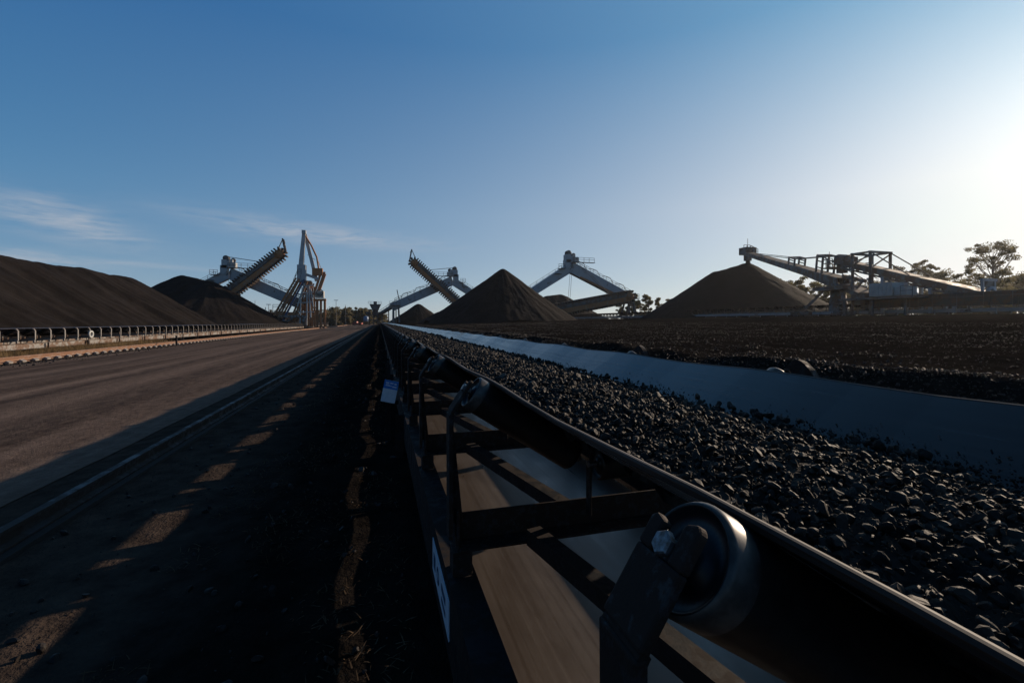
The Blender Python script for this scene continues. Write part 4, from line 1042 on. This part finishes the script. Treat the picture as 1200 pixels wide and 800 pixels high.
p = at(429, 377, 235); tk2 = empty('storage_tank', (p.x, p.y, 0)); tag(tk2, 'small round blue tank above the trees beside the transfer tower', 'tank')
mb = MB(); mb.lathe([(-.01, .01), (0, 1.0), (.5, 1.25), (2.2, 1.25), (2.7, .8), (2.9, .01)], (0, 0, .6), (0, 0, 1), 18); mb.build('tank_shell', 'blue', tk2)
tk2.location.z = .8
mb = MB()
for x in (-.7, .7):
    for y in (-.7, .7): mb.box((x, y, -.3), (.2, .2, 2.2))
mb.build('tank_stand', 'grey_dark', tk2)
p = at(419, 378, 205); ve = empty('utility_vehicle', (p.x, p.y, float(gz(p.x, p.y))), R(70)); tag(ve, 'small red utility vehicle parked far down the haul road', 'vehicle')
mb = MB(); mb.box((0, 0, .75), (1.8, 4.4, .6)); mb.box((0, -1.3, 1.1), (1.75, 1.9, .15)); mb.build('body', 'red', ve, bevel=.06)
mb = MB(); mb.prism([(-.8, -.1, 1.05), (-.8, 1.7, 1.05), (-.8, 1.2, 1.7), (-.8, .1, 1.7)], (1.6, 0, 0)); mb.build('cab', 'red', ve)
mb = MB(); mb.box((0, .68, 1.42), (1.62, .9, .35)); mb.build('window', 'glass', ve)
for x in (-.85, .85):
    for y in (-1.4, 1.4): mb = MB(); mb.lathe([(-.11, .12), (-.11, .36), (.11, .36), (.11, .12), (-.11, .12)], (x, y, .36), (1, 0, 0), 16); mb.build('wheel', 'tyre', ve)
for i, (px_, top, zc) in enumerate(((299, 352, 200), (315, 357, 190), (394, 352, 210), (405, 357, 240), (546, 362, 210), (548, 366, 215))):
    p = at(px_, 378, zc); h_ = at(px_, top, zc).z
    lp = empty('light_pole', (p.x, p.y, float(gz(p.x, p.y)))); tag(lp, ['tall plain pole above the distant ridge at left', 'lamp pole beside the loading platform of the left reclaimer', 'thin pole just right of the left reclaimer tower', 'thin pole above the far tree line left of the tank', 'thin pole between the small coal heap and the middle cone, left one', 'thin pole between the small coal heap and the middle cone, right one'][i], 'pole', 'distant poles')
    hh = h_ - float(gz(p.x, p.y)); mb = MB(); mb.tube([(0, 0, 0), (0, 0, hh)], [.16, .08], 8); mb.build('pole_shaft', 'grey_dark', lp)
    if i in (1, 2): mb = MB(); mb.box((0, 0, hh + .1), (1.8, .3, .25)); mb.build('lamp_head', 'white_panel', lp)

# ------------------------------------------------------------------ trees
def tree(name, label, p, H, crown_w, nclump, leaves, mat, trunk_r=.25, base=.35, group=None, leaf=.28, seed=0, flat=.6, lean=0.0, cl=.17):
    r = np.random.default_rng(seed)
    root = empty(name, p); tag(root, label, 'tree' if name != 'shrub' else 'shrub', group)
    tb = MB(); top = Vector((lean, 0, H * .8))
    tb.tube([(0, 0, -.3), (lean * .2, .05, H * .25), (lean * .5, -.05, H * .5), top], [trunk_r, trunk_r * .8, trunk_r * .55, trunk_r * .2], 7)
    C = []
    for k in range(nclump):
        a = r.uniform(0, 2 * math.pi); hz = r.uniform(base, 1.0)
        env = math.sin(math.pi * min(1, max(.0, (hz - base) / (1 - base) * .70 + .16))) ** .7
        rad = crown_w / 2 * env * r.uniform(.35, 1.0)
        c = Vector((lean * hz + math.cos(a) * rad, math.sin(a) * rad, H * hz * .97)); C.append((c, r.uniform(.45, 1.2) * crown_w * cl))
        if k % 2: C.append((c + Vector(r.normal(size=3) * crown_w * .13), r.uniform(.3, .7) * crown_w * cl))
        st = Vector((lean * hz * .6, 0, max(H * base * .7, c.z - rad * .9 - H * .08)))
        tb.tube([st, st.lerp(c, .55) + Vector((0, 0, -.03 * H)), c], [trunk_r * .35, trunk_r * .2, trunk_r * .07], 5, caps=False)
    tb.build('trunk', 'bark', root)
    per = leaves // len(C); P_ = []
    for c, s in C:
        q = r.normal(size=(per, 3)); q /= np.linalg.norm(q, axis=1)[:, None]; q *= (r.uniform(0, 1, per) ** .5)[:, None]
        P_.append(np.array(c) + q * np.array([s, s, s * flat]) * 1.25)
    P_ = np.concatenate(P_); n = len(P_)
    a = r.normal(size=(n, 3)); a /= np.linalg.norm(a, axis=1)[:, None]; b = np.cross(a, r.normal(size=(n, 3))); b /= np.linalg.norm(b, axis=1)[:, None]
    s = (leaf * r.uniform(.5, 1.2, n))[:, None]
    V = np.stack([P_ - a * s, P_ + b * s * .38, P_ + a * s, P_ - b * s * .38], 1).reshape(-1, 3)
    np_mesh('crown', V, np.arange(n * 4).reshape(-1, 4), mat, root)
    return root
def ground_at(px, zc):
    p = at(px, 377, zc); return (p.x, p.y, float(gz(p.x, p.y)))
# tall gum and neighbours on the right
G1 = 'gum trees behind the right conveyor'
def trt(label, px, zc, top, wpx, ncl, lv, seed, base=.35, **k):
    q = ground_at(px, zc); H = at(px, top, zc).z - q[2]
    tree(k.pop('name', 'gum_tree'), label, q, H, wpx / 533 * zc, int(ncl * 1.3), int(lv * 2.2), k.pop('mat', 'leaf'), base=base, group=G1, seed=seed, **k)
trt('tallest gum tree with an open spreading crown near the right edge', 1163, 85, 284, 54, 36, 3300, 31, base=.34, trunk_r=.32, leaf=.22, cl=.115)
RT = [(932, 110, 328, 30, 22, 2600, 'left of the two gum trees between the pile and the stacker boom'), (966, 112, 326, 32, 24, 2800, 'right of the two gum trees below the stacker boom'),
      (1046, 118, 316, 26, 20, 2200, 'gum tree behind the white cabin of the tripper'), (1064, 116, 310, 22, 22, 2300, 'rounded gum tree above the middle of the inclined tripper'), (1083, 118, 307, 28, 24, 2600, 'taller rounded gum tree above the lower half of the tripper'),
      (1110, 110, 316, 36, 22, 2200, 'feathery gum tree left of the tallest one'), (1134, 120, 326, 26, 16, 1300, 'thin sparse gum tree just left of the tallest one'), (1196, 95, 318, 40, 26, 2800, 'gum tree cut by the right edge of the picture'),
      (1020, 120, 330, 40, 20, 2000, 'gum tree half hidden by the portal frame')]
for i, (px_, zc, top, wp, ncl, lv, lb) in enumerate(RT): trt(lb, px_, zc, top, wp, ncl, lv, 40 + i, base=.22)
MT = [(740, 150, 345, 16, 16, 1500, 'leftmost of the three small trees between the two right piles'), (760, 150, 346, 14, 14, 1400, 'middle of the three small trees between the right piles'), (771, 152, 348, 10, 10, 900, 'narrow tree at the foot of the broad right pile')]
for i, (px_, zc, top, wp, ncl, lv, lb) in enumerate(MT): trt(lb, px_, zc, top, wp, ncl, lv, 60 + i, base=.2, leaf=.4)
XT = [(908, 128, 331, 30, 'first of the hazy gum trees at the right foot of the broad pile'), (924, 126, 327, 26, 'second hazy gum tree right of the broad pile'), (950, 130, 329, 30, 'low round gum tree between the two gums under the boom'), (984, 126, 324, 26, 'gum tree just left of the slewing tower'), (1002, 130, 327, 28, 'gum tree seen through the slewing tower'),
      (1098, 128, 325, 30, 'low gum tree behind the lower end of the tripper'), (1124, 130, 330, 26, 'low gum tree behind the small sheave frame, left of it'), (1150, 126, 328, 30, 'low dense gum tree under the tallest gum, left side'), (1180, 128, 326, 32, 'low dense gum tree under the tallest gum, right side'), (1214, 120, 322, 34, 'gum tree just entering at the right edge')]
for i, (px_, zc, top, wp, lb) in enumerate(XT): trt(lb, px_, zc, top, wp, 26, 2400, 200 + i, base=.08)
XM = [(728, 160, 352, 14, 'low bush-like tree right of the right reclaimer'), (750, 162, 350, 12, 'low tree between the leftmost and middle small trees'), (782, 156, 351, 14, 'low tree against the left flank of the broad pile')]
for i, (px_, zc, top, wp, lb) in enumerate(XM): trt(lb, px_, zc, top, wp, 14, 1000, 220 + i, base=.1, leaf=.4)
# scrub under the right trees
for i in range(14):
    px_ = 900 + i * 23 + random.uniform(-6, 6); zc = random.uniform(96, 118); q = ground_at(px_, zc)
    tree('shrub', 'dusty olive scrub bush at the foot of the right gum trees', q, random.uniform(4.4, 7.2), random.uniform(6.5, 10), 20, 3400, 'leaf_dry', .1, .12, 'scrub bushes under the gum trees', .30, 80 + i, .7)
# far tree line at the end of the road
for i in range(26):
    px_ = 378 + i * 2.6 + random.uniform(-1, 1); zc = 270 + random.uniform(-25, 40)
    if px_ > 442: px_ = 446 + (px_ - 442) * 1.2
    q = ground_at(px_, zc); top = 361 + 8 * abs((px_ - 400) / 60) ** 1.2 + random.uniform(-1.5, 3); H = at(px_, top, zc).z - q[2]
    tree('far_tree', 'dusty grey-green tree in the tree line closing the haul road', q, max(4, H), random.uniform(6, 9), 18, 2200, 'leaf_dry', .2, .03, 'tree line closing the haul road', .6, 120 + i, .8)
for i in range(10):
    px_ = 296 + i * 8 + random.uniform(-2, 2); zc = 330; q = ground_at(px_, zc)
    tree('far_tree', 'low distant tree behind the left reclaimer', q, random.uniform(6, 9.5), random.uniform(8, 12), 14, 1500, 'leaf_dry', .2, .03, 'distant trees behind the left reclaimer', .8, 160 + i, .8)

# ------------------------------------------------------------------ air
hm = bpy.data.materials.new('thin_dusty_air'); hm.use_nodes = True
ht = NT(hm.node_tree); ht.N.clear()
pv = ht.n('ShaderNodeVolumePrincipled'); ho = ht.n('ShaderNodeOutputMaterial'); ht.L.new(pv.outputs[0], ho.inputs['Volume'])
pv.inputs['Color'].default_value = (.86, .87, .90, 1); pv.inputs['Density'].default_value = .00013; pv.inputs['Anisotropy'].default_value = .6
mb = MB(); mb.box((0, 2200, 13.2), (5400, 4800, 30.6)); hz = mb.build('haze', hm); tag(hz, kind='stuff')
